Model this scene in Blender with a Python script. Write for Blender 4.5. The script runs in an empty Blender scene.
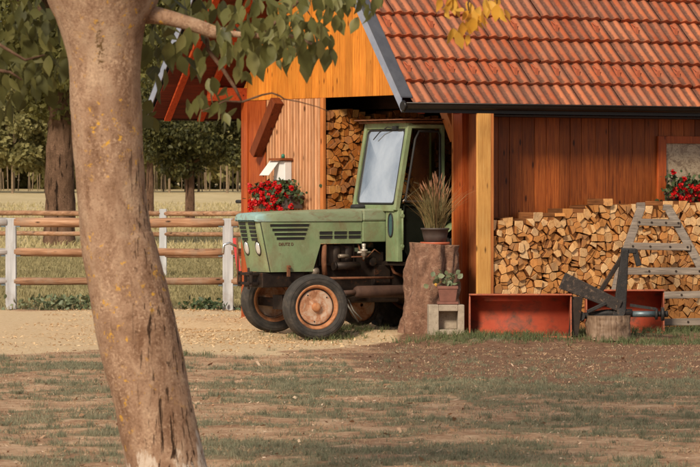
import bpy, math, random
import numpy as np
from mathutils import Vector, Matrix, noise as mnoise
R = math.radians
rng = np.random.default_rng(7); random.seed(7)
S = bpy.context.scene; COL = S.collection

# ------------------------------------------------------------------ camera maths
H = 1.706; F = 3600.0; TILT = math.atan(48.5/F)
def ray(px, py):
    dx = (px-350)/F; dy = -(py-233.5)/F
    return Vector((dx, math.cos(TILT)+dy*math.sin(TILT), -math.sin(TILT)+dy*math.cos(TILT)))
def at(px, py, Y):
    r = ray(px, py); t = Y/r.y
    return Vector((r.x*t, Y, H+r.z*t))

# ------------------------------------------------------------------ mesh helpers
class MB:
    def __init__(s): s.v = []; s.f = []; s.r = []; s.m = []; s.sm = []
    def add(s, vs, fs, rnd=None, mi=0, smooth=False):
        b = len(s.v); s.v.extend([tuple(v) for v in vs])
        if rnd is None: rnd = random.random()
        for f in fs:
            s.f.append([b+i for i in f]); s.r.append(rnd); s.m.append(mi); s.sm.append(smooth)
    def box(s, x0, x1, y0, y1, z0, z1, rnd=None, mi=0, jit=0.0, M=None):
        vs = [Vector((x, y, z)) for z in (z0, z1) for y in (y0, y1) for x in (x0, x1)]
        if jit: vs = [v+Vector((random.uniform(-jit, jit), random.uniform(-jit, jit), random.uniform(-jit, jit))) for v in vs]
        if M is not None: vs = [M @ v for v in vs]
        s.add(vs, [(0,2,3,1),(4,5,7,6),(0,1,5,4),(2,6,7,3),(0,4,6,2),(1,3,7,5)], rnd, mi)
    def bar(s, a, b, w, h, rnd=None, up=Vector((0,0,1)), mi=0):
        a = Vector(a); b = Vector(b); d = (b-a).normalized()
        x = d.cross(Vector(up))
        if x.length < 1e-4: x = d.cross(Vector((0,1,0)))
        x.normalize(); y = x.cross(d)
        vs = [p + x*(sx*w/2) + y*(sy*h/2) for p in (a, b) for sx, sy in ((-1,-1),(1,-1),(1,1),(-1,1))]
        s.add(vs, [(3,2,1,0),(4,5,6,7),(0,1,5,4),(1,2,6,5),(2,3,7,6),(3,0,4,7)], rnd, mi)
    def prism(s, poly, off, rnd=None, mi=0):          # poly: list of Vector, off: Vector
        n = len(poly); vs = list(poly)+[Vector(p)+off for p in poly]
        fs = [tuple(range(n))[::-1], tuple(range(n, 2*n))]+[(i, (i+1) % n, n+(i+1) % n, n+i) for i in range(n)]
        s.add(vs, fs, rnd, mi)
    def tube(s, pts, rads, n=10, rnd=None, caps=True, mi=0, smooth=True):
        pts = [Vector(p) for p in pts]
        if not hasattr(rads, '__len__'): rads = [rads]*len(pts)
        t0 = (pts[1]-pts[0]).normalized()
        ref = Vector((0,0,1)) if abs(t0.z) < .9 else Vector((1,0,0))
        x = t0.cross(ref).normalized(); vs = []
        for i, p in enumerate(pts):
            t = (pts[min(i+1, len(pts)-1)]-pts[max(i-1, 0)]).normalized()
            x = (x - t*x.dot(t)).normalized(); y = t.cross(x)
            for k in range(n):
                a = 2*math.pi*k/n; vs.append(p+(x*math.cos(a)+y*math.sin(a))*rads[i])
        fs = [(i*n+k, i*n+(k+1) % n, (i+1)*n+(k+1) % n, (i+1)*n+k) for i in range(len(pts)-1) for k in range(n)]
        if rnd is None: rnd = random.random()
        s.add(vs, fs, rnd, mi, smooth)
        if caps:
            b = len(s.v)-len(vs)
            s.f.append([b+k for k in range(n)][::-1]); s.r.append(rnd); s.m.append(mi); s.sm.append(False)
            s.f.append([b+(len(pts)-1)*n+k for k in range(n)]); s.r.append(rnd); s.m.append(mi); s.sm.append(False)
    def lathe(s, prof, n=40, axis='y', c=(0,0,0), rnd=None, mi=0, smooth=True, closed=False):
        # prof: list of (radius, along)
        c = Vector(c); vs = []
        for r, a in prof:
            for k in range(n):
                t = 2*math.pi*k/n
                if axis == 'y': vs.append(c+Vector((r*math.cos(t), a, r*math.sin(t))))
                elif axis == 'z': vs.append(c+Vector((r*math.cos(t), r*math.sin(t), a)))
                else: vs.append(c+Vector((a, r*math.cos(t), r*math.sin(t))))
        m = len(prof); fs = []
        for i in range(m if closed else m-1):
            j = (i+1) % m
            for k in range(n): fs.append((i*n+k, j*n+k, j*n+(k+1) % n, i*n+(k+1) % n))
        s.add(vs, fs, rnd, mi, smooth)
    def build(s, name, mats, parent=None, bevel=0, recalc=True):
        me = bpy.data.meshes.new(name); me.from_pydata(s.v, [], s.f)
        if not isinstance(mats, (list, tuple)): mats = [mats]
        for m in mats: me.materials.append(m)
        me.polygons.foreach_set('material_index', s.m); me.polygons.foreach_set('use_smooth', s.sm)
        at_ = me.attributes.new('rnd', 'FLOAT', 'FACE'); at_.data.foreach_set('value', s.r)
        me.update()
        if recalc:
            import bmesh
            bm = bmesh.new(); bm.from_mesh(me); bmesh.ops.recalc_face_normals(bm, faces=bm.faces); bm.to_mesh(me); bm.free()
        o = bpy.data.objects.new(name, me); COL.objects.link(o)
        if parent: o.parent = parent
        if bevel:
            b = o.modifiers.new('bevel', 'BEVEL'); b.width = bevel; b.segments = 2; b.limit_method = 'ANGLE'; b.angle_limit = R(40)
        return o

def np_mesh(name, V, polys_n, rnd, mat, parent=None):
    """V (N,k,3): N copies of a polygon set; polys_n: list of index tuples in the template"""
    N, k, _ = V.shape
    me = bpy.data.meshes.new(name)
    me.vertices.add(N*k); me.vertices.foreach_set('co', V.reshape(-1).astype(np.float32))
    tot = sum(len(p) for p in polys_n); idx = np.concatenate([np.array(p) for p in polys_n])
    loops = (idx[None, :] + (np.arange(N)*k)[:, None]).reshape(-1)
    me.loops.add(N*tot); me.loops.foreach_set('vertex_index', loops.astype(np.int32))
    lens = np.array([len(p) for p in polys_n]); st = np.concatenate([[0], np.cumsum(lens)[:-1]])
    starts = (st[None, :]+(np.arange(N)*tot)[:, None]).reshape(-1)
    me.polygons.add(N*len(polys_n)); me.polygons.foreach_set('loop_start', starts.astype(np.int32))
    me.update(calc_edges=True)
    a = me.attributes.new('rnd', 'FLOAT', 'FACE'); a.data.foreach_set('value', np.repeat(rnd, len(polys_n)).astype(np.float32))
    me.materials.append(mat); me.validate()
    o = bpy.data.objects.new(name, me); COL.objects.link(o)
    if parent: o.parent = parent
    return o

def empty(name, label, cat, loc=(0,0,0), rz=0, group=None):
    o = bpy.data.objects.new(name, None); COL.objects.link(o)
    o.location = loc; o.rotation_euler = (0,0,rz); o['label'] = label; o['category'] = cat
    if group: o['group'] = group
    return o
def tag(o, label, cat, group=None, kind=None):
    o['label'] = label; o['category'] = cat
    if group: o['group'] = group
    if kind: o['kind'] = kind
    return o

# ------------------------------------------------------------------ materials
class NT:
    def __init__(s, name):
        s.m = bpy.data.materials.new(name); s.m.use_nodes = True
        s.t = s.m.node_tree; s.n = s.t.nodes; s.l = s.t.links; s.b = s.n['Principled BSDF']
        s.out = s.n['Material Output']
    def new(s, t, **k):
        n = s.n.new(t)
        for a, v in k.items(): setattr(n, a, v)
        return n
    def put(s, sock, v):
        if hasattr(v, 'is_linked') or hasattr(v, 'links'): s.l.new(v, sock)
        elif v is not None:
            if hasattr(sock.default_value, '__len__') and hasattr(v, '__len__') and len(v) == 3 and len(sock.default_value) == 4: v = (*v, 1)
            sock.default_value = v
    def obj(s): return s.new('ShaderNodeTexCoord').outputs['Object']
    def attr(s, name='rnd'): return s.new('ShaderNodeAttribute', attribute_name=name).outputs['Fac']
    def attrv(s, name): return s.new('ShaderNodeAttribute', attribute_name=name).outputs['Vector']
    def orand(s): return s.new('ShaderNodeObjectInfo').outputs['Random']
    def math(s, op, a, b=None, c=None, clamp=False):
        n = s.new('ShaderNodeMath', operation=op); n.use_clamp = clamp
        s.put(n.inputs[0], a)
        if b is not None: s.put(n.inputs[1], b)
        if c is not None: s.put(n.inputs[2], c)
        return n.outputs[0]
    def map(s, vec, scale=(1,1,1), loc=(0,0,0), rot=(0,0,0)):
        n = s.new('ShaderNodeMapping'); s.put(n.inputs['Vector'], vec); n.inputs['Scale'].default_value = scale
        n.inputs['Location'].default_value = loc; n.inputs['Rotation'].default_value = rot; return n.outputs[0]
    def shift(s, vec, r, k=(37., 53., 71.)):
        c = s.new('ShaderNodeCombineXYZ')
        for i in range(3): s.put(c.inputs[i], s.math('MULTIPLY', r, k[i]))
        n = s.new('ShaderNodeVectorMath', operation='ADD'); s.put(n.inputs[0], vec); s.put(n.inputs[1], c.outputs[0]); return n.outputs[0]
    def noise(s, vec, scale=5., detail=4., rough=.55, dist=0.):
        n = s.new('ShaderNodeTexNoise'); s.put(n.inputs['Vector'], vec); n.inputs['Scale'].default_value = scale
        n.inputs['Detail'].default_value = detail; n.inputs['Roughness'].default_value = rough; n.inputs['Distortion'].default_value = dist
        return n.outputs['Fac']
    def voro(s, vec, scale=5., feature='F1', rand=1.):
        n = s.new('ShaderNodeTexVoronoi', feature=feature); s.put(n.inputs['Vector'], vec); n.inputs['Scale'].default_value = scale
        n.inputs['Randomness'].default_value = rand
        return n
    def ramp(s, fac, stops):
        n = s.new('ShaderNodeValToRGB'); s.put(n.inputs[0], fac); e = n.color_ramp.elements
        while len(e) < len(stops): e.new(.5)
        for i, (p, c) in enumerate(stops):
            e[i].position = p; e[i].color = (*c, 1) if hasattr(c, '__len__') else (c, c, c, 1)
        return n.outputs[0]
    def step(s, fac, a, b):
        n = s.new('ShaderNodeMapRange'); n.clamp = True; s.put(n.inputs[0], fac)
        n.inputs[1].default_value = a; n.inputs[2].default_value = b; return n.outputs[0]
    def mix(s, fac, a, b, mode='MIX'):
        n = s.new('ShaderNodeMix', data_type='RGBA', blend_type=mode); s.put(n.inputs[0], fac); s.put(n.inputs[6], a); s.put(n.inputs[7], b); return n.outputs[2]
    def bump(s, h, strength=.5, dist=.01, nrm=None):
        n = s.new('ShaderNodeBump'); n.inputs['Strength'].default_value = strength; n.inputs['Distance'].default_value = dist
        s.put(n.inputs['Height'], h)
        if nrm is not None: s.l.new(nrm, n.inputs['Normal'])
        s.l.new(n.outputs[0], s.b.inputs['Normal']); return n.outputs[0]
    def fin(s, col, rough=.7, metal=0., spec=None):
        s.put(s.b.inputs['Base Color'], col); s.put(s.b.inputs['Roughness'], rough); s.put(s.b.inputs['Metallic'], metal)
        if spec is not None: s.b.inputs['Specular IOR Level'].default_value = spec
        return s.m

def wood(name, dark, mid, light, axis='z', gs=1., rough=.6, knots=True, grey=None, bump=.35, vary=.5, obj_rand=False):
    t = NT(name); r = t.orand() if obj_rand else t.attr()
    v = t.shift(t.obj(), r)
    sc = {'z': (22*gs, 22*gs, 1.3*gs), 'x': (1.3*gs, 22*gs, 22*gs), 'y': (22*gs, 1.3*gs, 22*gs)}[axis]
    g = t.noise(t.map(v, sc), 2.2, 6, .6, .6)
    big = t.noise(t.map(v, (1.5, 1.5, 1.5)), 1.6, 3)
    c = t.ramp(g, [(.28, dark), (.5, mid), (.74, light)])
    tone = t.math('MULTIPLY_ADD', r, vary, 1-vary/2)
    tone = t.math('MULTIPLY', tone, t.math('MULTIPLY_ADD', big, .7, .65))
    hs = t.new('ShaderNodeHueSaturation'); t.put(hs.inputs['Value'], tone); t.put(hs.inputs['Color'], c); c = hs.outputs[0]
    if knots:
        ks = {'z': (9, 9, 3.2), 'x': (3.2, 9, 9), 'y': (9, 3.2, 9)}[axis]
        k = t.voro(t.map(v, ks), 1.0).outputs['Distance']
        c = t.mix(t.step(k, .16, .07), c, tuple(x*.35 for x in dark))
    if grey is not None:
        c = t.mix(t.step(t.noise(v, 3, 5, .65), .5, .75), c, grey)
    t.bump(g, bump, .004)
    return t.fin(c, t.math('MULTIPLY_ADD', g, .25, rough-.1), spec=.3)

def plain(name, c1, c2, sc=8., rough=.6, metal=0., bump=.2, bd=.003, c3=None, r3=(.6, .7), s3=14., spec=None, useattr=False):
    t = NT(name); v = t.obj()
    if useattr: v = t.shift(v, t.attr())
    n = t.noise(v, sc, 6, .65); c = t.ramp(n, [(.3, c1), (.7, c2)])
    if c3 is not None: c = t.mix(t.step(t.noise(v, s3, 6, .7, .4), *r3), c, c3)
    t.bump(t.noise(v, sc*4, 5, .7), bump, bd)
    return t.fin(c, rough, metal, spec)

def leafmat(name, dark, mid, light, trans=.35, rough=.5, obj_n=False):
    t = NT(name); r = t.attr()
    c = t.ramp(r, [(0., dark), (.5, mid), (1., light)])
    nz = t.noise(t.obj(), 9, 3); c = t.mix(t.step(nz, .3, .8), c, tuple(x*1.25 for x in mid))
    t.fin(c, rough, spec=.35)
    tr = t.new('ShaderNodeBsdfTranslucent'); t.put(tr.inputs[0], t.mix(.5, c, light))
    mx = t.new('ShaderNodeMixShader'); mx.inputs[0].default_value = trans
    t.l.new(t.b.outputs[0], mx.inputs[1]); t.l.new(tr.outputs[0], mx.inputs[2]); t.l.new(mx.outputs[0], t.out.inputs[0])
    return t.m

M = {}
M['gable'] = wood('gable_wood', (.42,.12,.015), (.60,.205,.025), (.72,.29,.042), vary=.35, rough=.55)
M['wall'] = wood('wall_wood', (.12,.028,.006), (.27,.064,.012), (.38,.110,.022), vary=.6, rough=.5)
M['redpost'] = wood('red_post_wood', (.22,.038,.010), (.36,.072,.016), (.45,.115,.026), vary=.3, rough=.45)
M['brace'] = wood('shaded_brace_wood', (.10,.022,.008), (.18,.040,.012), (.24,.06,.018), vary=.2)  # darkened wood: the shade of the brace's unlit face is in the colour
M['orange'] = wood('orange_wood', (.38,.115,.03), (.52,.17,.045), (.60,.23,.07), vary=.25)
M['yellow'] = wood('yellow_wood', (.50,.22,.055), (.66,.33,.09), (.74,.42,.14), vary=.15)
M['batten'] = wood('batten_wood', (.42,.18,.075), (.60,.30,.15), (.72,.42,.25), vary=.4, knots=True)
M['battenback'] = wood('batten_back_wood', (.16,.04,.012), (.26,.07,.02), (.32,.10,.03), vary=.3)
M['rafter'] = wood('rafter_wood', (.22,.025,.008), (.36,.050,.012), (.42,.08,.02), axis='y', vary=.3)
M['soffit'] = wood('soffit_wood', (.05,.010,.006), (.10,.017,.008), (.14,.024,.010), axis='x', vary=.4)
M['brown'] = wood('shade_dark_wood', (.012,.006,.003), (.025,.011,.006), (.04,.018,.009), axis='y')  # near-black wood: shade of bay top and eave put into the colour
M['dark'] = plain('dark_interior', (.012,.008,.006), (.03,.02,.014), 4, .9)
M['floor'] = plain('earth_floor', (.10,.06,.04), (.2,.13,.08), 3, .95, c3=(.35,.22,.12), r3=(.55,.65))
M['gutter'] = plain('gutter_metal', (.008,.006,.005), (.016,.011,.009), 5, .35, .2, .05)
M['flash'] = plain('flashing_metal', (.085,.085,.10), (.13,.13,.145), 6, .45, .3, .1, spec=.5)
M['flashface'] = plain('flashing_edge_metal', (.22,.25,.33), (.32,.34,.42), 6, .5, .1, .1)
M['fence'] = wood('fence_rail_wood', (.14,.07,.038), (.30,.155,.085), (.46,.28,.18), axis='x', rough=.8, vary=.4, gs=.5, grey=(.30,.22,.16))
M['fencegrey'] = wood('fence_rail_grey_wood', (.36,.33,.32), (.50,.46,.44), (.6,.56,.54), axis='x', vary=.2)
M['post'] = wood('fence_post_wood', (.36,.36,.38), (.48,.48,.50), (.60,.60,.62), vary=.1, gs=.5, knots=False, grey=(.30,.24,.20))
M['ladder'] = wood('weathered_ladder_wood', (.09,.07,.055), (.21,.165,.13), (.34,.275,.22), axis='x', vary=.25, grey=(.20,.155,.13), bump=.7)
M['darkmetal'] = plain('dark_engine_metal', (.018,.012,.010), (.05,.032,.022), 9, .55, .5, .3, c3=(.12,.045,.02), r3=(.58,.68))
M['rust'] = plain('rusty_metal', (.12,.045,.02), (.26,.10,.045), 9, .8, .2, .3, c3=(.33,.17,.09), r3=(.55,.7))
M['iron'] = plain('old_grey_iron', (.013,.012,.012), (.036,.030,.028), 12, .6, .3, .6, .006, c3=(.12,.07,.04), r3=(.58,.68))
M['steelblue'] = plain('worn_steel', (.10,.14,.16), (.20,.25,.27), 10, .5, .6, .3, c3=(.06,.05,.05), r3=(.55,.65))
M['bucket'] = plain('red_bucket_paint', (.32,.042,.018), (.45,.075,.028), 4, .75, 0, .15, c3=(.13,.05,.03), r3=(.46,.66), s3=6.)
M['bucketedge'] = plain('worn_red_edge_paint', (.34,.07,.03), (.48,.13,.055), 7, .6, 0, .15, c3=(.20,.07,.04), r3=(.52,.62), s3=20.)
M['glassdark'] = plain('smoked_glass', (.04,.09,.10), (.05,.11,.12), 4, .12, .0, 0, spec=.8)
M['black'] = plain('black_rubber', (.012,.011,.011), (.025,.023,.022), 8, .7)
M['white'] = plain('white_plastic', (.75,.74,.72), (.82,.81,.80), 5, .4)
M['chrome'] = plain('scuffed_chrome', (.6,.6,.6), (.75,.75,.75), 9, .25, .9, .05)
M['concrete'] = plain('rough_concrete', (.30,.24,.18), (.46,.38,.29), 14, .95, 0, .8, .006, c3=(.22,.17,.12), r3=(.58,.66), s3=22)
M['terracotta'] = plain('dark_clay', (.16,.065,.045), (.25,.10,.07), 10, .8)
M['saucer'] = plain('orange_saucer', (.40,.09,.04), (.5,.13,.06), 6, .5)
M['darkpot'] = plain('dark_pot', (.05,.036,.032), (.09,.065,.055), 9, .6)
M['redcloth'] = plain('red_webbing', (.45,.02,.02), (.55,.035,.03), 9, .7)
M['petal'] = leafmat('red_petals', (.38,.004,.006), (.55,.008,.010), (.70,.03,.03), .15)
M['petalpink'] = leafmat('pale_petals', (.6,.38,.28), (.75,.5,.38), (.85,.65,.5), .2)
M['geranium'] = leafmat('geranium_leaves', (.02,.035,.015), (.05,.075,.03), (.10,.14,.055), .2)
M['succulent'] = leafmat('grey_green_leaves', (.07,.09,.045), (.15,.18,.095), (.28,.30,.18), .15)
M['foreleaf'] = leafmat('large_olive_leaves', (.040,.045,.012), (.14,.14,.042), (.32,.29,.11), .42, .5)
M['shadeleaf'] = leafmat('shaded_olive_leaves', (.022,.024,.007), (.080,.078,.020), (.19,.17,.05), .32, .65)  # darker copy of the large leaves, shade put into the colour
M['bgleaf'] = leafmat('distant_olive_leaves', (.035,.037,.010), (.115,.110,.030), (.28,.25,.08), .35, .7)
M['bgdark'] = leafmat('distant_dark_leaves', (.016,.018,.006), (.055,.055,.016), (.15,.135,.04), .25, .6)
M['orchardleaf'] = leafmat('pale_orchard_leaves', (.07,.07,.022), (.20,.18,.065), (.40,.35,.15), .35, .7)
M['yellowleaf'] = leafmat('yellow_autumn_leaves', (.50,.20,.03), (.72,.36,.04), (.62,.42,.10), .4)
M['grass'] = leafmat('short_grass', (.12,.105,.042), (.24,.205,.10), (.42,.34,.19), .25, .8)
M['lawn'] = leafmat('short_lawn_grass', (.085,.09,.050), (.185,.185,.115), (.40,.34,.23), .25, .85)
M['fieldgrass'] = leafmat('dry_field_grass', (.20,.18,.07), (.44,.36,.18), (.66,.54,.32), .3, .8)
M['thatch'] = leafmat('dead_grass', (.20,.11,.055), (.42,.27,.15), (.66,.50,.32), .15, .8)
M['greengrass'] = leafmat('green_grass', (.05,.075,.025), (.11,.135,.055), (.24,.23,.11), .25, .7)
M['drygrass'] = leafmat('dry_potted_grass', (.08,.10,.035), (.19,.16,.065), (.42,.23,.11), .3, .7)
M['chips'] = leafmat('straw_and_chips', (.40,.24,.12), (.62,.42,.23), (.78,.60,.38), .05, .9)
M['litter'] = leafmat('ground_litter', (.10,.05,.03), (.36,.20,.11), (.78,.62,.46), .05, .9)

# tractor paint: faded green with rust stains
t = NT('faded_green_paint'); v = t.obj()
n1 = t.noise(v, 2.2, 5, .6); c = t.ramp(n1, [(.3, (.155,.215,.105)), (.5, (.225,.295,.150)), (.72, (.30,.335,.19))])
dirt = t.noise(t.map(v, (1.3,1.3,.7)), 4.0, 7, .7, .6); c = t.mix(t.math('MULTIPLY', t.step(dirt, .45, .72), .75), c, (.19,.13,.065))
sp = t.noise(v, 30, 6, .75); c = t.mix(t.step(sp, .62, .70), c, (.13,.055,.025))
sc_ = t.noise(t.map(v, (1,1,1)), 11, 8, .8); c = t.mix(t.math('MULTIPLY', t.step(sc_, .62, .72), .5), c, (.38,.42,.30))
t.bump(t.math('ADD', t.math('MULTIPLY', sp, .15), n1), .5, .02); M['green'] = t.fin(c, t.math('MULTIPLY_ADD', dirt, .4, .35), spec=.4)
t = NT('green_top_paint'); v = t.obj()
c = t.ramp(t.noise(v, 2.6, 6, .65), [(.3, (.21,.25,.14)), (.6, (.27,.32,.20)), (.8, (.30,.27,.18))])
sepx = t.new('ShaderNodeSeparateXYZ'); t.put(sepx.inputs[0], v)
nose = t.step(t.math('ADD', sepx.outputs[0], t.math('MULTIPLY', t.noise(v, 9, 4), .2)), -.20, -.33)
c = t.mix(nose, c, (.27,.42,.40))
c = t.mix(t.math('MULTIPLY', t.step(t.noise(t.map(v, (1,3,3)), 6, 7, .75, .6), .50, .68), .8), c, (.20,.11,.06))
t.bump(t.noise(v, 30, 5), .12, .002); M['greentop'] = t.fin(c, .55, spec=.4)
# tyre and rim
t = NT('dusty_tyre'); v = t.obj(); n = t.noise(v, 7, 6, .7)
c = t.ramp(n, [(.32, (.022,.020,.019)), (.55, (.05,.043,.038)), (.75, (.12,.095,.075))]); t.bump(t.noise(v, 60, 4), .3, .003); M['tyre'] = t.fin(c, .75, spec=.3)
t = NT('rusty_rim'); v = t.obj(); n = t.noise(v, 8, 7, .7, .5)
c = t.ramp(n, [(.34, (.20,.075,.035)), (.46, (.40,.19,.10)), (.56, (.48,.34,.25)), (.8, (.56,.45,.36))]); t.bump(n, .3, .003); M['rim'] = t.fin(c, .7, .1)
t = NT('rusty_rim_edge'); v = t.obj(); n = t.noise(v, 10, 7, .7, .5)
c = t.ramp(n, [(.3, (.18,.07,.03)), (.5, (.44,.18,.075)), (.75, (.52,.28,.15))]); t.bump(n, .3, .003); M['rimedge'] = t.fin(c, .75, .1)
# dusty windscreen: pale metallic base brightens the sky reflection under a dust film
t = NT('dusty_mirror_windscreen'); n = t.noise(t.map(t.obj(), (1,1,.6)), 7, 6, .7)
t.fin(t.ramp(n, [(.3, (.66,.70,.74)), (.7, (.86,.88,.89))]), t.math('MULTIPLY_ADD', n, .14, .02), .86, .6); M['windscreen'] = t.m
# log ends
def logmats(suffix, a, b, c_):
    t = NT('split_wood_end_'+suffix); r = t.orand(); v = t.shift(t.obj(), r)
    n = t.noise(t.map(v, (1,1,1)), 26, 6, .7, .8)
    c = t.ramp(r, [(0, tuple(x*.62 for x in a)), (.12, a), (.4, b), (.75, c_), (1, tuple(x*.66 for x in b))])
    wv = t.new('ShaderNodeTexWave', wave_type='RINGS'); wv.rings_direction = 'Y'; t.put(wv.inputs['Vector'], t.map(t.obj(), (1,1,1), (.03,0,.02))); wv.inputs['Scale'].default_value = 38; wv.inputs['Distortion'].default_value = 3.5; wv.inputs['Detail'].default_value = 3
    c = t.mix(t.math('MULTIPLY', wv.outputs['Fac'], .30), c, tuple(x*.55 for x in a))
    ck = t.noise(t.map(v, (1,1,.25)), 42, 4, .6); c = t.mix(t.math('MULTIPLY', t.step(ck, .36, .30), .8), c, (.10,.045,.02))
    c = t.mix(t.math('MULTIPLY', t.step(n, .46, .74), .8), c, tuple(x*.55 for x in a)); c = t.mix(t.math('MULTIPLY', t.step(t.noise(v, 5, 3), .5, .7), .5), c, (.30,.19,.12))
    t.bump(n, .5, .006); return t.fin(c, .85, spec=.2)
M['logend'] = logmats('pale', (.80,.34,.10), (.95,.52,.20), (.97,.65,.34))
M['logend_shaded'] = logmats('warm_shaded', (.55,.18,.035), (.74,.28,.06), (.78,.40,.12))  # same wood as the outer stack, with the bay's shade in its colour
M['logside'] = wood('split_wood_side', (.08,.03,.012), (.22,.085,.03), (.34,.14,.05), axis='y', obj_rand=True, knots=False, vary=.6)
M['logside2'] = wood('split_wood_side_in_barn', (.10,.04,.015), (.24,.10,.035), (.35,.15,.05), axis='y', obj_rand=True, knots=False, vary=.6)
# roof tile: terracotta with dark weathering in the pans
t = NT('weathered_clay_tile'); v = t.obj(); r = t.attr()
base = t.ramp(r, [(0, (.36,.085,.034)), (.25, (.43,.105,.040)), (.75, (.52,.145,.058)), (1, (.58,.19,.085))])
base = t.mix(t.step(t.noise(v, 2.2, 6, .7), .42, .75), base, (.40,.17,.10))
base = t.mix(t.math('MULTIPLY', t.step(t.noise(v, .9, 7, .75), .52, .68), .5), base, (.20,.085,.05))
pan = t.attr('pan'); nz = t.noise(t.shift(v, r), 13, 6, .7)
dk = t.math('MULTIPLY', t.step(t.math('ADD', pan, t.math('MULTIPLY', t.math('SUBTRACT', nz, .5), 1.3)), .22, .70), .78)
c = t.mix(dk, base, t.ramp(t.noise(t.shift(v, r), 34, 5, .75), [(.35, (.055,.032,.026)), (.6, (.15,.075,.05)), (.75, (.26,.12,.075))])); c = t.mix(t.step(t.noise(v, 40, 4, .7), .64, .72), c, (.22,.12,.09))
t.bump(t.noise(v, 60, 4), .25, .003); M['tile'] = t.fin(c, .75, spec=.25)

def bark(name, c1, c2, c3, lichen=True, furrow=1., scale=1.):
    t = NT(name); v = t.obj()
    n = t.math('ADD', t.math('MULTIPLY', t.noise(t.map(v, (1,1,.5)), 10*scale, 8, .7, .5), .6), t.math('MULTIPLY', t.noise(t.map(v, (1,1,.35)), 3.2*scale, 4, .6, .4), .4)); fine = t.noise(v, 70*scale, 6, .75)
    c = t.ramp(n, [(.38, c1), (.5, c2), (.62, c3)])
    c = t.mix(t.math('MULTIPLY', t.step(fine, .50, .66), t.step(t.noise(v, 5*scale, 5, .7), .40, .62)), c, tuple(x*1.35 for x in c3))
    c = t.mix(t.math('MULTIPLY', t.step(fine, .44, .32), .7), c, tuple(x*.45 for x in c1))
    mk = t.attr('furrow'); fv = t.noise(t.map(v, (1,1,.11), rot=(0, .22, 0)), (46 if lichen else 26)*scale, 5, .6, .5)
    fw = t.math('MULTIPLY', t.step(fv, .43, .36), mk)
    c = t.mix(fw, c, tuple(x*.22 for x in c1))
    h = t.math('ADD', t.math('MULTIPLY', fine, .5), t.math('MULTIPLY', fw, -1.5)); h = t.math('ADD', h, n)
    if lichen:
        li = t.math('MULTIPLY', t.step(t.noise(v, 21, 6, .7), .59, .63), t.step(t.noise(v, 3.1, 3), .47, .56))
        c = t.mix(li, c, (.62,.33,.055))
        moss = t.attr('rough'); mm = t.step(t.math('MULTIPLY', moss, t.noise(v, 48, 7, .8)), .44, .52)
        c = t.mix(mm, c, (.13,.075,.03))
        pl = t.attr('pale'); c = t.mix(t.step(t.math('ADD', t.math('MULTIPLY', pl, .45), t.math('MULTIPLY', t.noise(t.map(v, (1,1,.35)), 26, 7, .75), 1.0)), .90, .98), c, (.62,.50,.40))
    t.bump(h, .9, .014); return t.fin(c, .9, spec=.1)
M['forebark'] = bark('grey_brown_bark', (.19,.10,.058), (.345,.21,.135), (.47,.32,.215))
M['bgbark'] = bark('dark_furrowed_bark', (.07,.04,.025), (.13,.075,.048), (.20,.12,.08), lichen=False, scale=.5)
M['palebark'] = plain('pale_stem_bark', (.16,.11,.065), (.30,.21,.13), 5, .9)
M['stump'] = plain('gnarled_bark', (.13,.06,.036), (.33,.175,.11), 11, .95, 0, 1., .02, c3=(.44,.28,.19), r3=(.54,.72), s3=17)
M['stumptop'] = plain('cut_wood', (.30,.17,.10), (.45,.27,.17), 20, .9)
M['oldstump'] = wood('old_stump_wood', (.10,.055,.035), (.22,.14,.09), (.36,.25,.17), gs=.8, knots=False)

# ------------------------------------------------------------------ ground
BA = R(33); BO = Vector((1.347, 40.4, 0))
cu, su = math.cos(BA), math.sin(BA)
def barn_uv(x, y): dx = x-BO.x; dy = y-BO.y; return dx*cu+dy*su, -dx*su+dy*cu
def bw(u, v, z=0): return Vector((BO.x+u*cu-v*su, BO.y+u*su+v*cu, z))
def sst(a, b, x):
    t = np.clip((x-a)/(b-a), 0, 1); return t*t*(3-2*t)
def vnoise(x, y, s, o=0.):     # cheap smooth noise from summed sines with warps, deterministic, 0..1
    x = x*s+o*13.7; y = y*s+o*7.3
    a = np.sin(x*1.7+1.3*np.sin(y*1.1+o))+np.sin(y*2.3+1.7*np.sin(x*.9+2*o)+1)+np.sin((x+y)*1.9+np.sin(x*2.7-y*1.3))+.7*np.sin(x*4.1-y*3.3+o)+.7*np.sin(y*5.3+x*2.9+1.2*np.sin(x*3.1))
    return np.clip(.5+a/6.2, 0, 1)
def ghz(x, y):
    x = np.asarray(x, float); y = np.asarray(y, float)
    u = (x-BO.x)*cu+(y-BO.y)*su; v = -(x-BO.x)*su+(y-BO.y)*cu
    h = .07*sst(-1.45, -1.05, u)*sst(-2.6, -1.6, v)*(1-sst(9.5, 11, u))*(1-sst(5.3, 6.5, v))
    h = h + .05*np.exp(-(((x+1.15)/.55)**2+((y-40.75)/.6)**2))          # heap of chips under the far wheel
    h = h + (vnoise(x, y, 1.1)-.5)*.022+(vnoise(x, y, 4.3, 2.)-.5)*.008
    h = h + np.clip(y-105, 0, 400)*.0085                                   # the field climbs away
    return h
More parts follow.
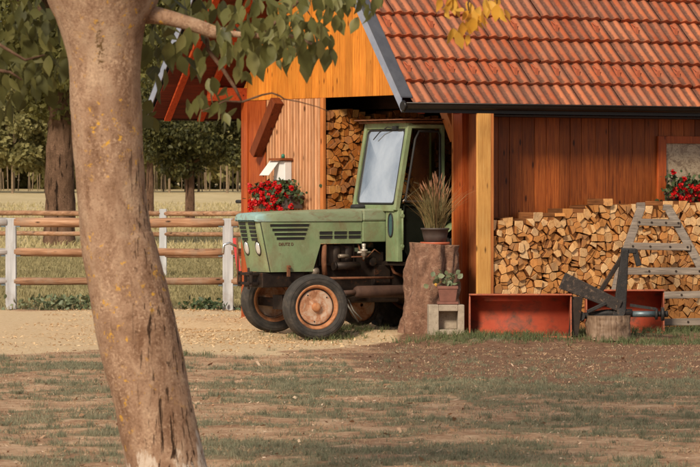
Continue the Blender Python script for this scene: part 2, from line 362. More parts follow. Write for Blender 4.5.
def zones(x, y):
    """grass, path, dirt, dry weights"""
    x = np.asarray(x, float); y = np.asarray(y, float)
    u = (x-BO.x)*cu+(y-BO.y)*su; v = -(x-BO.x)*su+(y-BO.y)*cu
    w = (vnoise(x, y, 1.3, 1.)-.5)
    path = sst(36.2, 37.2, y+w*2.2)*(1-sst(48.6, 49.4, y+w*.8))*(1-sst(-.35, .45, x+w*.5-.28*(y-38)))
    path = np.maximum(path, .0)
    dirt = sst(-.9, .8, x+w*1.2)*sst(29.5, 32.0, y+w*2.5)*(1-path)
    g1 = vnoise(x, y, .75, 3.); g2 = vnoise(x, y, 2.2, 5.); g3 = vnoise(x, y, 5.1, 8.)
    g = sst(.42, .62, g1*.34+g2*.34+g3*.32)
    lawn = (1-sst(34.5, 36.5, y+w*2))*g
    lawn = lawn*(1-.80*dirt)
    band = np.exp(-((y-30.3+w*1.4)/1.5)**2)*sst(-.6, .9, x+w)*(.35+.65*g2)      # green band in the middle distance
    lawn = np.maximum(lawn, band*1.15)
    sand = np.exp(-((y-26.8+w)/.75)**2)*np.exp(-((x-.75)/.9)**2)
    lawn = lawn*(1-.85*sand)
    strip = np.exp(-((v+1.45+.2*w)/.42)**2)*sst(-1.6, -1.1, u)*1.1
    strip = np.maximum(strip, .9*np.exp(-((x+.15)/.35)**2-((y-40.2)/.9)**2))
    pad = sst(48.9, 49.6, y+w*.5)
    tuft = np.exp(-((x+1.75)/.3)**2-((y-35.9)/.5)**2)
    gg = np.clip(np.maximum.reduce([lawn, strip, pad, tuft]), 0, 1)*(1-path*.97*(1-strip))
    dry = sst(58, 135, y)
    return gg, np.clip(path, 0, 1), np.clip(dirt, 0, 1), dry

def axis(parts):
    out = []
    for a, b, n in parts: out.extend(np.linspace(a, b, n, endpoint=False))
    out.append(parts[-1][1]); return np.array(out)
gx = axis([(-700,-60,12),(-60,-9,30),(-9,9,150),(9,60,30),(60,700,12)])
gy = axis([(-40,12,10),(12,20,20),(20,52,270),(52,110,90),(110,330,50),(330,1500,16)])
GX, GY = np.meshgrid(gx, gy); GZ = ghz(GX, GY)
me = bpy.data.meshes.new('ground'); nx, ny = len(gx), len(gy)
V = np.stack([GX, GY, GZ], -1).reshape(-1, 3)
ii = np.arange(nx*ny).reshape(ny, nx)
Fq = np.stack([ii[:-1,:-1], ii[:-1,1:], ii[1:,1:], ii[1:,:-1]], -1).reshape(-1, 4)
me.vertices.add(len(V)); me.vertices.foreach_set('co', V.reshape(-1)); me.loops.add(Fq.size); me.loops.foreach_set('vertex_index', Fq.reshape(-1).astype(np.int32))
me.polygons.add(len(Fq)); me.polygons.foreach_set('loop_start', np.arange(0, Fq.size, 4).astype(np.int32)); me.update(calc_edges=True)
me.polygons.foreach_set('use_smooth', [True]*len(Fq))
zz = zones(GX, GY)
for nm, arr in zip(('grassy', 'path', 'dirt', 'dry'), zz):
    a = me.attributes.new(nm, 'FLOAT', 'POINT'); a.data.foreach_set('value', arr.reshape(-1).astype(np.float32))
t = NT('yard_ground'); v = t.obj()
n1 = t.noise(v, 2.1, 9, .75); n2 = t.noise(v, 14, 8, .75); n3 = t.noise(v, 55, 6, .8)
soil = t.ramp(n1, [(.34, (.25,.125,.068)), (.48, (.43,.245,.14)), (.62, (.65,.43,.27))])
soil = t.mix(t.step(n2, .5, .68), soil, (.74,.52,.33))
soil = t.mix(t.step(n3, .58, .68), soil, (.17,.085,.05))
dirtc = t.ramp(n2, [(.3, (.13,.068,.040)), (.5, (.23,.125,.075)), (.68, (.38,.23,.14))])
dirtc = t.mix(t.step(n3, .60, .70), dirtc, (.36,.24,.17))
pathc = t.ramp(n2, [(.3, (.58,.39,.21)), (.5, (.72,.52,.31)), (.7, (.80,.62,.41))])
pathc = t.mix(t.step(n3, .60, .72), pathc, (.46,.28,.15))
gc = t.ramp(n2, [(.3, (.13,.12,.06)), (.52, (.22,.19,.105)), (.7, (.33,.26,.15))])
far = t.ramp(t.noise(t.map(v, (1,.35,1)), .5, 9, .8), [(.3, (.42,.32,.16)), (.55, (.58,.45,.25)), (.75, (.68,.54,.32))])
pad2 = t.ramp(t.noise(t.map(v, (.35,1,1)), .9, 8, .7), [(.32, (.27,.22,.085)), (.5, (.42,.33,.14)), (.7, (.58,.45,.22))])
w = lambda a, k=.45: t.step(t.math('ADD', a, t.math('MULTIPLY', t.math('SUBTRACT', n2, .5), k)), .35, .65)
c = t.mix(w(t.attr('dirt')), soil, dirtc)
c = t.mix(t.math('MULTIPLY', w(t.attr('grassy'), 1.2), .7), c, gc)
c = t.mix(w(t.attr('path'), .7), c, pathc)
sp_ = t.new('ShaderNodeSeparateXYZ'); t.put(sp_.inputs[0], v)
c = t.mix(t.step(sp_.outputs[1], 49.4, 51.5), c, pad2)
c = t.mix(t.step(t.attr('dry'), .35, 1.), c, far)
t.bump(t.math('ADD', n2, t.math('MULTIPLY', n3, .6)), .8, .03)
M['ground'] = t.fin(c, .95, spec=.15)
me.materials.append(M['ground']); g = bpy.data.objects.new('ground', me); COL.objects.link(g); g['kind'] = 'structure'
def gz(x, y): return float(ghz(x, y))

# grass blades ---------------------------------------------------------------
def blades(name, X, Y, hgt, wid, mat, lean=.5, rnd=None, label=None):
    N = len(X); Z = ghz(X, Y)-.004
    a = rng.uniform(0, 2*np.pi, N); la = rng.uniform(0, 2*np.pi, N); ln = rng.uniform(0, lean, N)*hgt
    wx, wy = np.cos(a)*wid/2, np.sin(a)*wid/2; lx, ly = np.cos(la)*ln, np.sin(la)*ln
    P = np.zeros((N, 5, 3)); base = np.stack([X, Y, Z], -1)
    P[:,0] = base+np.stack([-wx,-wy,0*X], -1); P[:,1] = base+np.stack([wx,wy,0*X], -1)
    mid = base+np.stack([lx*.35, ly*.35, hgt*.6], -1)
    P[:,2] = mid+np.stack([wx*.7,wy*.7,0*X], -1); P[:,3] = mid-np.stack([wx*.7,wy*.7,0*X], -1)
    P[:,4] = base+np.stack([lx, ly, hgt], -1)
    o = np_mesh(name, P, [(0,1,2,3),(3,2,4)], rng.random(N) if rnd is None else rnd, mat)
    o['kind'] = 'stuff'; o['category'] = 'grass'; o['label'] = label
    return o
def scatter(n, x0, x1, y0, y1, fn, clump=0):
    X = rng.uniform(x0, x1, n); Y = rng.uniform(y0, y1, n)
    keep = rng.random(n) < fn(X, Y); X, Y = X[keep], Y[keep]
    if clump:
        X = np.repeat(X, clump)+rng.normal(0, .018, len(X)*clump); Y = np.repeat(Y, clump)+rng.normal(0, .018, len(Y)*clump)
    return X, Y
def fdens(x, y):
    lim = np.abs(x) < (y*.105+.3); return np.where(lim, zones(x, y)[0]**1.3*.9+.045*(1-zones(x, y)[1]), 0)
X, Y = scatter(46000, -4.6, 4.6, 20.5, 37.5, fdens, 6)
hg = rng.uniform(.015, .05, len(X))*(.6+.8*vnoise(X, Y, 3., 4.))
blades('lawn_grass', X, Y, hg*.75, rng.uniform(.003, .006, len(X)), M['lawn'], 1.8, label='short thin grey green grass in patches on the yard')
X, Y = scatter(30000, -4.6, 4.6, 20.5, 39.0, lambda x, y: (np.abs(x) < y*.105+.3)*(1-zones(x, y)[1])*(.05+.8*sst(.5,.8,vnoise(x, y, 2.7, 11.))), 4)
blades('dry_thatch', X, Y, rng.uniform(.008, .028, len(X)), rng.uniform(.003, .006, len(X)), M['thatch'], 2.2, label='dead flattened grass and straw scattered over the yard soil')
def sdens(x, y):
    u = (x-BO.x)*cu+(y-BO.y)*su; v = -(x-BO.x)*su+(y-BO.y)*cu
    s = np.exp(-((v+1.5)/.40)**2)*sst(-1.5, -1.1, u)
    s = np.maximum(s, .8*np.exp(-((x+.2)/.38)**2-((y-40.3)/.8)**2)); s = np.maximum(s, .85*sst(.35, .9, x)*np.exp(-((y-38.65-.12*np.sin(x*3))/.26)**2))
    return s*(.5+.6*vnoise(x, y, 4., 6.))
X, Y = scatter(24000, -1.0, 6.0, 37.5, 46, sdens, 7)
blades('verge_grass', X, Y, rng.uniform(.025, .10, len(X)), rng.uniform(.004, .008, len(X)), M['greengrass'], 1.2, label='longer green grass along the foot of the barn and red bucket')
def pdens(x, y):
    return sst(48.9, 49.6, y)*np.clip(1.2-(y-49)/60, .2, 1)*(.3+.7*vnoise(x, y, .9, 7.))
X, Y = scatter(26000, -12, 0.5, 48.9, 85, pdens, 4)
blades('paddock_grass', X, Y, rng.uniform(.03, .10, len(X)), rng.uniform(.010, .018, len(X)), M['grass'], 1.0, label='grass of the paddock behind the wooden rail fence')
X, Y = scatter(60000, -20, 1.5, 84, 190, lambda x, y: np.clip(1.15-(y-84)/130, .15, 1)*(.15+.85*sst(.35, .7, vnoise(x, y*.5, .55, 3.))))
blades('field_grass', X, Y, rng.uniform(.06, .20, len(X)), rng.uniform(.03, .06, len(X)), M['fieldgrass'], 1.2, label='dry tall grass of the field beyond the back fence')
def tuftdens(x, y): return np.exp(-((x+1.75)/.28)**2-((y-35.9)/.35)**2)+np.exp(-((x+3.4)/.25)**2-((y-33.5)/.4)**2)*.6
X, Y = scatter(900, -4, -.8, 32.5, 37, tuftdens, 9)
blades('verge_tufts', X, Y, rng.uniform(.03, .08, len(X)), rng.uniform(.004, .008, len(X)), M['greengrass'], .9, label='grass tufts at the edge of the beige path')

def clumps(name, n, fn, x0, x1, y0, y1, h0, h1, mat, label):
    X, Y = scatter(n, x0, x1, y0, y1, fn); K = 34; r = np.repeat(rng.uniform(.02, .09, len(X)), K); hh = np.repeat(rng.uniform(h0, h1, len(X)), K)
    a = rng.uniform(0, 2*np.pi, len(r)); q = np.sqrt(rng.random(len(r)))*r
    X2 = np.repeat(X, K)+q*np.cos(a); Y2 = np.repeat(Y, K)+q*np.sin(a)
    return blades(name, X2, Y2, hh*rng.uniform(.4, 1.1, len(r)), rng.uniform(.0025, .0055, len(r)), mat, 1.0, rnd=np.clip(np.repeat(rng.random(len(X)), K)*.7+rng.random(len(r))*.3, 0, 1), label=label)
clumps('grass_clumps', 5200, lambda x, y: (np.abs(x) < y*.105+.3)*np.clip(zones(x, y)[0]*1.3+.03, 0, 1)*(1-.9*zones(x, y)[1]), -4.6, 4.6, 20.5, 38.5, .025, .065, M['lawn'], 'grey green clumps of yard grass between bare earth')
# chips and litter -----------------------------------------------------------
def flakes(name, X, Y, size, mat, label, cat, lift=.004):
    N = len(X); Z = ghz(X, Y)+lift*rng.uniform(.5, 3, N)
    a = rng.uniform(0, 2*np.pi, N); el = rng.uniform(.15, .6, N)
    tp = np.array([[-1,-1,0],[1,-.8,.1],[.9,1,0],[-.8,.9,.15]])*.5
    P = np.zeros((N, 4, 3)); ti = rng.normal(0, .35, (N, 2))
    for k in range(4):
        x = tp[k,0]*size; y = tp[k,1]*size*el
        P[:,k,0] = X+x*np.cos(a)-y*np.sin(a); P[:,k,1] = Y+x*np.sin(a)+y*np.cos(a); P[:,k,2] = Z+x*ti[:,0]+y*ti[:,1]+tp[k,2]*size
    o = np_mesh(name, P, [(0,1,2,3)], rng.random(N), mat); o['kind'] = 'stuff'; o['label'] = label; o['category'] = cat; return o
def cd(x, y):
    s = np.exp(-((x+.9)/.75)**2-((y-39.3)/1.0)**2)+.8*np.exp(-((x+1.6)/.5)**2-((y-41)/1.4)**2)+.35*zones(x, y)[1]*sst(.4, .7, vnoise(x, y, 2.))
    s = s + .5*np.exp(-((y-48.8)/.5)**2)*(x < -1)
    return np.clip(s, 0, 1)
X, Y = scatter(42000, -4, 1.4, 36.8, 49.4, cd)
flakes('wood_chips', X, Y, rng.uniform(.010, .035, len(X)), M['chips'], 'pale straw and wood chips strewn on the path under the tractor', 'wood chips', .006)
X, Y = scatter(30000, -4.5, 5.0, 21, 39.5, lambda x, y: (.3+.7*vnoise(x, y, 1.5, 9.))*(1-zones(x, y)[1]*.7)*(np.abs(x) < y*.105+.3)*.75)
flakes('ground_litter', X, Y, rng.uniform(.008, .028, len(X)), M['litter'], 'crumbs of bark, dry leaves and small stones on the yard', 'litter', .003)

X, Y = scatter(520, -4.5, 5.0, 21, 39.0, lambda x, y: (np.abs(x) < y*.105+.3)*(1-zones(x, y)[1]))
flakes('fallen_leaves', X, Y, rng.uniform(.03, .065, len(X)), M['litter'], 'scattered brown fallen leaves and wood splinters on the yard', 'fallen leaves', .006)
# ------------------------------------------------------------------ BARN
barn = empty('barn', 'orange brown plank barn with red clay tile roof and open bay', 'barn', BO, BA)
EZ = 2.60; VE = -.36; VR = 2.42; SL = 1.265; VL = 5.2; U0 = -1.18; U1 = 9.2; WZ = 2.745
def rz_(v): return EZ + SL*(min(v-VE, VL-v))
def planks(mb, a, b, wmin, wmax, fn, gap=.006):
    x = a
    while x < b-.02:
        w = min(random.uniform(wmin, wmax), b-x); fn(x, x+w-gap); x += w
# long wall
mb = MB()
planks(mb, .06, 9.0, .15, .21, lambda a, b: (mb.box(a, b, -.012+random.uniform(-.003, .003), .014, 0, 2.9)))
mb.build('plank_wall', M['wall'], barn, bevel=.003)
mb = MB(); mb.box(.06, 9.0, .016, .05, 0, 2.92); mb.build('wall_backing', M['dark'], barn)
# gable boards
mb = MB()
def gb(a, b):
    ta, tb = rz_(a)-.12, rz_(b)-.12
    p = [Vector((-.012+random.uniform(-.002, .002), y, z)) for y, z in ((a, WZ), (b, WZ), (b, tb), (a, ta))]
    mb.prism(p, Vector((.024, 0, 0)))
planks(mb, .0, 4.9, .135, .165, gb, .007); mb.build('gable_boarding', M['gable'], barn, bevel=.003)
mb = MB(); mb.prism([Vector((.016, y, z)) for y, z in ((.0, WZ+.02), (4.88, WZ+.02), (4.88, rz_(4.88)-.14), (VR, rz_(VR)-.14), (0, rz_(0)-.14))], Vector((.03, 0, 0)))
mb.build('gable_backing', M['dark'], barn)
# lintel beam, posts, braces
mb = MB(); mb.box(.75, .89, .06, 4.85, 2.62, 2.80); mb.build('lintel_beam', M['brown'], barn, bevel=.006)
mb = MB(); mb.box(-.11, .055, .0, .17, 0, 2.60, .5); mb.build('corner_post', M['redpost'], barn, bevel=.006)
mb = MB(); mb.box(-.11, .055, .172, .205, 0, 2.60, .5); mb.build('post_board', M['orange'], barn, bevel=.003)
mb = MB(); mb.box(-.215, -.035, -.455, -.425, 0, 2.50, .55); mb.build('corner_board', M['yellow'], barn, bevel=.003)
mb = MB(); mb.box(-.033, .008, -.45, -.415, 0, 2.50, .35); mb.build('corner_board', M['orange'], barn, bevel=.003)
mb = MB(); mb.box(-.19, -.02, -.424, -.40, 0, 2.50, .5); mb.box(-.03, -.005, -.399, -.02, 0, 2.50, .5); mb.build('side_boarding', M['battenback'], barn)
mb = MB(); mb.box(-.02, .08, 4.345, 4.74, 0, WZ-.005, .35); mb.box(-.04, .08, 4.743, 4.82, 0, WZ-.005, .8); mb.box(-.03, .08, 4.823, 4.90, 0, WZ-.005, .2)
mb.build('corner_post', M['redpost'], barn, bevel=.005)
mb = MB(); mb.bar((-.10, 4.44, 2.08), (-.10, 3.94, 2.73), .12, .13, .2, up=(1,0,0)); mb.build('knee_brace', M['brace'], barn, bevel=.006)
mb = MB(); mb.bar((-.04, .20, 2.22), (-.04, .52, 2.73), .12, .12, .6, up=(1,0,0)); mb.build('knee_brace', M['orange'], barn, bevel=.006)
mb = MB(); mb.box(-.005, .02, 4.305, 4.342, 0, WZ-.01); mb.build('gap_shade_strip', M['dark'], barn)  # dark strip stands in for the shaded gap beside the post
# batten wall
mb = MB(); mb.box(-.002, .008, 3.07, 4.30, .03, WZ); mb.build('batten_backing', M['battenback'], barn)
mb = MB(); y = 3.09
while y < 4.26: mb.box(-.032, -.001, y, y+.036, .03, WZ-.004, jit=.001); y += .0685
mb.build('battens', M['batten'], barn)
mb = MB(); mb.box(-.04, .0, 3.0, 3.068, 0, WZ-.002, .6); mb.build('edge_post', M['orange'], barn, bevel=.004)
# closing walls, floor, loft
mb = MB(); mb.box(.1, 9.0, 4.84, 4.88, 0, 3.0); mb.box(8.98, 9.02, .05, 4.83, 0, 5.6); mb.build('rear_wall', M['wall'], barn)
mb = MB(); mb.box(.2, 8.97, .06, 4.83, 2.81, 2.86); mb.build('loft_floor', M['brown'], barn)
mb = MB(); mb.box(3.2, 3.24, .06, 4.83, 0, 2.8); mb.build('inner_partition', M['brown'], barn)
# roof deck, rafters, soffit boards
for side in (0, 1):
    mb = MB(); v0, v1 = (VE, VR) if side == 0 else (VL, VR)
    n = 17
    for i in range(n):
        a = v0+(v1-v0)*i/n; b = v0+(v1-v0)*(i+.985)/n
        za, zb = EZ+SL*abs(a-v0)-.055, EZ+SL*abs(b-v0)-.055
        mb.prism([Vector((U0+.04, a, za)), Vector((U0+.04, b, zb)), Vector((U0+.04, b, zb-.022)), Vector((U0+.04, a, za-.022))], Vector((U1-U0-.04, 0, 0)))
    mb.build('roof_boarding', M['soffit'], barn)
    uu = [-.95, -.48]
    for u in uu:
        mb = MB(); o1 = .12
        p = [Vector((u, v0, EZ-.08)), Vector((u, v1, EZ+SL*abs(v1-v0)-.08)), Vector((u, v1, EZ+SL*abs(v1-v0)-.25)), Vector((u, v0, EZ-.11))]
        mb.prism(p, Vector((.09, 0, 0))); mb.build('rafter', M['rafter'], barn)
    # verge flashing
    mb = MB(); d = 1 if side == 0 else -1
    zr = EZ+SL*abs(VR-v0)
    p = [Vector((U0-.012, v0-.03*d, EZ+.06)), Vector((U0-.012, VR, zr+.10)), Vector((U0-.012, VR, zr-.07)), Vector((U0-.012, v0-.03*d, EZ-.09))]
    mb.prism(p, Vector((.012, 0, 0))); mb.build('verge_trim', M['flashface'], barn)
    mb = MB(); p = [Vector((U0-.013, v0-.03*d, EZ+.063)), Vector((U0-.013, VR, zr+.103)), Vector((U0-.013, VR, zr+.118)), Vector((U0-.013, v0-.03*d, EZ+.078))]
    mb.prism(p, Vector((.15, 0, 0))); mb.build('verge_flashing', M['flash'], barn)
for v_, z_ in ((4.86, 2.82), (VR, 5.6)):
    mb = MB(); mb.box(-.5, .0, v_-.07, v_+.07, z_-.08, z_+.08); mb.build('purlin', M['rafter'], barn)
mb = MB(); mb.box(.02, 9.1, VE+.0, -.02, EZ-.13, EZ-.11); mb.build('eave_shade_board', M['brown'], barn)  # dark board added for the shadow band under the eave
# gutters: half round with rolled lip
for v_, sgn in ((VE-.085, -1), (VL+.085, 1)):
    mb = MB(); vs = []; n = 10
    for u in (U0-.02, U1):
        for rr in (.062, .055):
            for k in range(n+1):
                a = math.pi*(1+k/n); vs.append((u, v_+math.cos(a)*rr, EZ+.0+math.sin(a)*rr))
    m = n+1; fs = []
    for k in range(n):
        fs += [(k, k+1, 2*m+k+1, 2*m+k), (m+k, 3*m+k, 3*m+k+1, m+k+1), (k, m+k, m+k+1, k+1), (2*m+k, 2*m+k+1, 3*m+k+1, 3*m+k)]
    mb.add(vs, fs, smooth=True)
    mb.tube([(U0-.02, v_+sgn*.062, EZ+.002), (U1, v_+sgn*.062, EZ+.002)], .009, 8)
    mb.tube([(U0-.035, v_, EZ-.03), (U0-.018, v_, EZ-.03)], [.05, .065], 12)
    mb.box(U0, U1, v_-sgn*.075, v_-sgn*.06, EZ-.10, EZ-.02)
    mb.build('gutter', M['gutter'], barn)
# tiles -----------------------------------------------------------------
def tile_slope(v0, d, cols, rows, fine):
    mb_v = []; mb_f = []; rn = []; pan = []
    LW = .29; LV = .262/1.0; ns = 12 if fine else 4
    prof = []
    for k in range(ns+1):
        s = k/ns; w = .5-.5*math.cos(4*math.pi*(s-.02)); w = w**1.5
        prof.append((s, .025*w, 1-min(1, w*1.45)))
    for r in range(rows):
        va = v0+d*(r*LV*.783-.02); off = .0
        for c_ in range(cols):
            ua = U0+.12+c_*LW+random.uniform(-.004, .004); rv = random.random(); lift = random.uniform(0, .009); sk_ = random.uniform(-.008, .008); sl_ = random.uniform(-.008, .008)
            b = len(mb_v)
            L = .30
            nrm = Vector((0, -SL*d, 1)).normalized(); up = Vector((0, d, SL)).normalized()
            base = Vector((ua, va, EZ+SL*abs(va-v0) + (SL*(-.02) if r == 0 and False else 0)))
            base.z = EZ + SL*((va-v0)*d)
            for j, (al, ht) in enumerate(((-.012, -.02), (-.012, .050), (.0, .058), (.12, .036), (L+.06, .0))):
                for s, w, pn in prof:
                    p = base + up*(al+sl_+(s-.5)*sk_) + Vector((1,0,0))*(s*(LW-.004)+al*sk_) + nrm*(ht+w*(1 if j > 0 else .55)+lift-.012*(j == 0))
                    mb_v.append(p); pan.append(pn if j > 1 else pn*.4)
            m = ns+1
            for j in range(4):
                for k in range(ns):
                    mb_f.append((b+j*m+k, b+j*m+k+1, b+(j+1)*m+k+1, b+(j+1)*m+k)); rn.append(rv)
    me = bpy.data.meshes.new('roof_tiles'); me.from_pydata([tuple(p) for p in mb_v], [], mb_f)
    me.polygons.foreach_set('use_smooth', [True]*len(mb_f))
    a = me.attributes.new('rnd', 'FLOAT', 'FACE'); a.data.foreach_set('value', rn)
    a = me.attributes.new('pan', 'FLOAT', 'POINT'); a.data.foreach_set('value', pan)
    me.materials.append(M['tile']); me.set_sharp_from_angle(angle=R(50))
    o = bpy.data.objects.new('roof_tiles', me); COL.objects.link(o); o.parent = barn
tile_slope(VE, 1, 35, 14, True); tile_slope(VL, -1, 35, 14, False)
mb = MB(); mb.tube([(U0+.02, VR, EZ+SL*(VR-VE)+.02), (U1, VR, EZ+SL*(VR-VE)+.02)], .11, 10); mb.build('ridge_cap', M['tile'], barn)
# snow hooks
mh = plain('painted_hook', (.42,.10,.04), (.52,.14,.06), 9, .6)
def hook(u, r):
    va = VE+(r*.205)-.02+.07; z = EZ+SL*(va-VE)
    nrm = Vector((0, -SL, 1)).normalized(); up = Vector((0, 1, SL)).normalized()
    b = Vector((u, va, z))+nrm*.035; mb = MB()
    mb.box(u-.022, u+.022, b.y-.004, b.y+.004, b.z-.02, b.z+.085)
    mb.bar(b+Vector((0,.005,.08)), b+up*.16+nrm*.004, .020, .005, up=nrm); mb.bar(b-up*.0, b+up*.16, .03, .005, up=nrm)
    o = mb.build('snow_hook', mh, barn)
for k in range(28):
    hook(U0+.12+k*.29+.145, 1)
for k in range(14): hook(U0+.12+k*.58+.145, 3)
# window
wn = MB(); u0, u1, z0, z1 = 2.63, 3.75, 1.42, 2.275
wn.box(u0, u0+.12, -.05, -.013, z0-.02, z1, .5)
wo = wn.build('window', M['redpost'], barn, bevel=.005)
wn = MB(); wn.box(u1-.12, u1, -.05, -.013, z0-.02, z1, .4); wn.build('frame', M['redpost'], wo, bevel=.005)
wn = MB(); wn.box(u0+.122, u1-.122, -.046, -.013, z1-.085, z1, .6); wn.build('frame', M['redpost'], wo, bevel=.004)
t = NT('veined_tan_pane'); v = t.obj(); n = t.noise(t.map(v, (1,1,1.6)), 7, 8, .75, 1.6)
c = t.ramp(n, [(.35, (.16,.10,.065)), (.47, (.34,.24,.15)), (.52, (.52,.40,.27)), (.6, (.27,.19,.12))]); M['panel'] = t.fin(c, .35, spec=.5)  # mottled tan veins coloured into the pane
wn = MB(); wn.box(u0+.12, u1-.12, -.018, -.0135, z0, z1-.083); wn.build('pane', M['panel'], wo)
wn = MB(); wn.box(u0+.10, u1+.05, -.16, -.02, z0-.03, z0+.0, .5); wn.build('sill', M['battenback'], wo, bevel=.004)
# bolt on far corner
mb = MB(); mb.tube([(.0, 4.89, 1.50), (.0, 5.05, 1.50)], .022, 8); mb.build('latch_bolt', M['black'], barn)
mb = MB(); mb.box(.0, 3.1, .2, 4.8, -.05, .075); mb.build('floor_slab', M['floor'], barn)

# ------------------------------------------------------------------ FIREWOOD
def clip(poly, n, d):
    out = []
    for i in range(len(poly)):
        a, b = poly[i], poly[(i+1) % len(poly)]; da = a[0]*n[0]+a[1]*n[1]-d; db = b[0]*n[0]+b[1]*n[1]-d
        if da <= 0: out.append(a)
        if da*db < 0: s = da/(da-db); out.append((a[0]+(b[0]-a[0])*s, a[1]+(b[1]-a[1])*s))
    return out
def area(p): return abs(sum(p[i][0]*p[(i+1) % len(p)][1]-p[(i+1) % len(p)][0]*p[i][1] for i in range(len(p))))/2
def cells(x0, x1, z0, top, cell):
    pts = []; nx = int((x1-x0)/cell); zmax = max(top(x0+(x1-x0)*k/20) for k in range(21)); nz = int((zmax-z0)/(cell*.88))
    for j in range(nz+1):
        for i in range(nx+1):
            x = x0+(i+.5+(.5 if j % 2 else 0))*cell+random.uniform(-.42, .42)*cell; z = z0+(j+.5)*cell*.88+random.uniform(-.34, .34)*cell
            if x0-.01 < x < x1+.01 and z < top(x): pts.append((x, z))
    res = []
    for i, p in enumerate(pts):
        poly = [(p[0]-cell*.75, p[1]-cell*.7), (p[0]+cell*.75, p[1]-cell*.7), (p[0]+cell*.75, p[1]+cell*.7), (p[0]-cell*.75, p[1]+cell*.7)]
        poly = clip(poly, (-1, 0), -x0); poly = clip(poly, (1, 0), x1); poly = clip(poly, (0, -1), -z0)
        for j, q in enumerate(pts):
            if i == j: continue
            dx, dz = q[0]-p[0], q[1]-p[1]; d2 = dx*dx+dz*dz
            if d2 < (cell*2.4)**2:
                poly = clip(poly, (dx, dz), (dx*(p[0]+q[0])+dz*(p[1]+q[1]))/2)
                if not poly: break
        if not poly or area(poly) < cell*cell*.1: continue
        parts = [poly]
        if area(poly) > cell*cell*.70 and random.random() < .5:
            a = random.uniform(0, math.pi); n = (math.cos(a), math.sin(a)); cx = sum(v[0] for v in poly)/len(poly); cz = sum(v[1] for v in poly)/len(poly)
            d = n[0]*cx+n[1]*cz+random.uniform(-.12, .12)*cell; parts = [clip(poly, n, d), clip(poly, (-n[0], -n[1]), -d)]
        for q in parts:
            # drop short edges -> triangles and quads like split wood
            q2 = [q[k] for k in range(len(q)) if math.dist(q[k], q[(k+1) % len(q)]) > cell*.22]
            if len(q2) >= 3 and area(q2) > cell*cell*.08: res.append(q2)
    return res
def log_obj(poly, v, depth, mats, sign=-1, axis_u=True):
    cx = sum(p[0] for p in poly)/len(poly); cz = sum(p[1] for p in poly)/len(poly)
    sh = random.uniform(.88, .985); fo = random.uniform(-.035, .025); n = len(poly); mb = MB()
    tilt = (random.uniform(-.04, .04), random.uniform(-.04, .04)); rs = random.uniform(-.02, .02)
    A = []; Bk = []; A2 = []
    for p in poly:
        x, z = (p[0]-cx)*sh, (p[1]-cz)*sh
        skew = (x*tilt[0]+z*tilt[1])*6*.4
        A2.append(Vector((x*.97, fo+skew, z*.97))); A.append(Vector((x, fo+.008+skew, z))); Bk.append(Vector((x+rs, depth, z)))
    mb.add(A2+A+Bk, [tuple(range(n))], .5, 0)
    b = 0
    for k in range(n):
        j = (k+1) % n
        mb.f.append([k, j, n+j, n+k]); mb.f.append([n+k, n+j, 2*n+j, 2*n+k]); mb.r += [.5, .5]; mb.m += [0, 1]; mb.sm += [False, False]
    mb.f.append([2*n+k for k in range(n)]); mb.r.append(.5); mb.m.append(1); mb.sm.append(False)
    return mb, cx, cz
def place_stack(polys, vface, depth, mats, label, group, visible, restlabel, cap):
    rest = MB(); cnt = 0; random.shuffle(polys); polys.sort(key=lambda p: -round(area(p)*400))
    for poly in polys:
        mb, cx, cz = log_obj(poly, vface, depth, mats)
        P = bw(cx, vface, cz)
        if cnt < cap and visible(cx, cz):
            o = mb.build('firewood_log', mats); o.location = P; o.rotation_euler = (0, 0, BA); tag(o, label, 'log', group); cnt += 1
        else:
            vs = [Vector((v.x if hasattr(v, 'x') else v[0]) for v in [0])] if False else [Vector(v)+Vector((cx, vface, cz)) for v in mb.v]
            b = len(rest.v); rest.v.extend([tuple(v) for v in vs]); rest.f.extend([[b+i for i in f] for f in mb.f]); rest.r.extend([random.random()]*len(mb.f)); rest.m.extend(mb.m); rest.sm.extend(mb.sm)
    if rest.v:
        o = rest.build('firewood', mats); o.location = BO; o.rotation_euler = (0, 0, BA); o['kind'] = 'stuff'; o['label'] = restlabel; o['category'] = 'firewood'
    print('logs', label, cnt, 'rest', len(polys)-cnt)
top1 = lambda u: 1.27+.20*sst(.1, 1.7, u)+.018*math.sin(u*5.1)+.022*math.sin(u*13.)
pl = cells(.012, 3.8, .07, top1, .094)
def vis1(u, z): return u < 3.12 and (z > .50 or (u > 2.72 and z > .2))
place_stack(pl, -.40, .31, [M['logend'], M['logside']], 'pale split firewood log in the long stack against the barn wall', 'firewood stacked against the plank wall', vis1, 'lower and outer logs of the firewood stack against the barn wall', 245)
top2 = lambda u: 2.56+.06*math.sin(u*7)
pl = cells(.012, 2.6, .09, top2, .086)
place_stack(pl, 2.97, .38, [M['logend_shaded'], M['logside2']], 'dark split firewood log stacked high inside the open barn bay', 'firewood stacked inside the barn bay',
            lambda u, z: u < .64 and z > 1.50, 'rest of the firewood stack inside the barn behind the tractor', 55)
for k in range(5):
    pass

# ------------------------------------------------------------------ TRACTOR
TA = R(33); TO = Vector((-.742, 40.17, 0))
tr = empty('tractor', 'old faded green tractor with rusty front wheels parked in the barn bay', 'tractor', TO, TA)
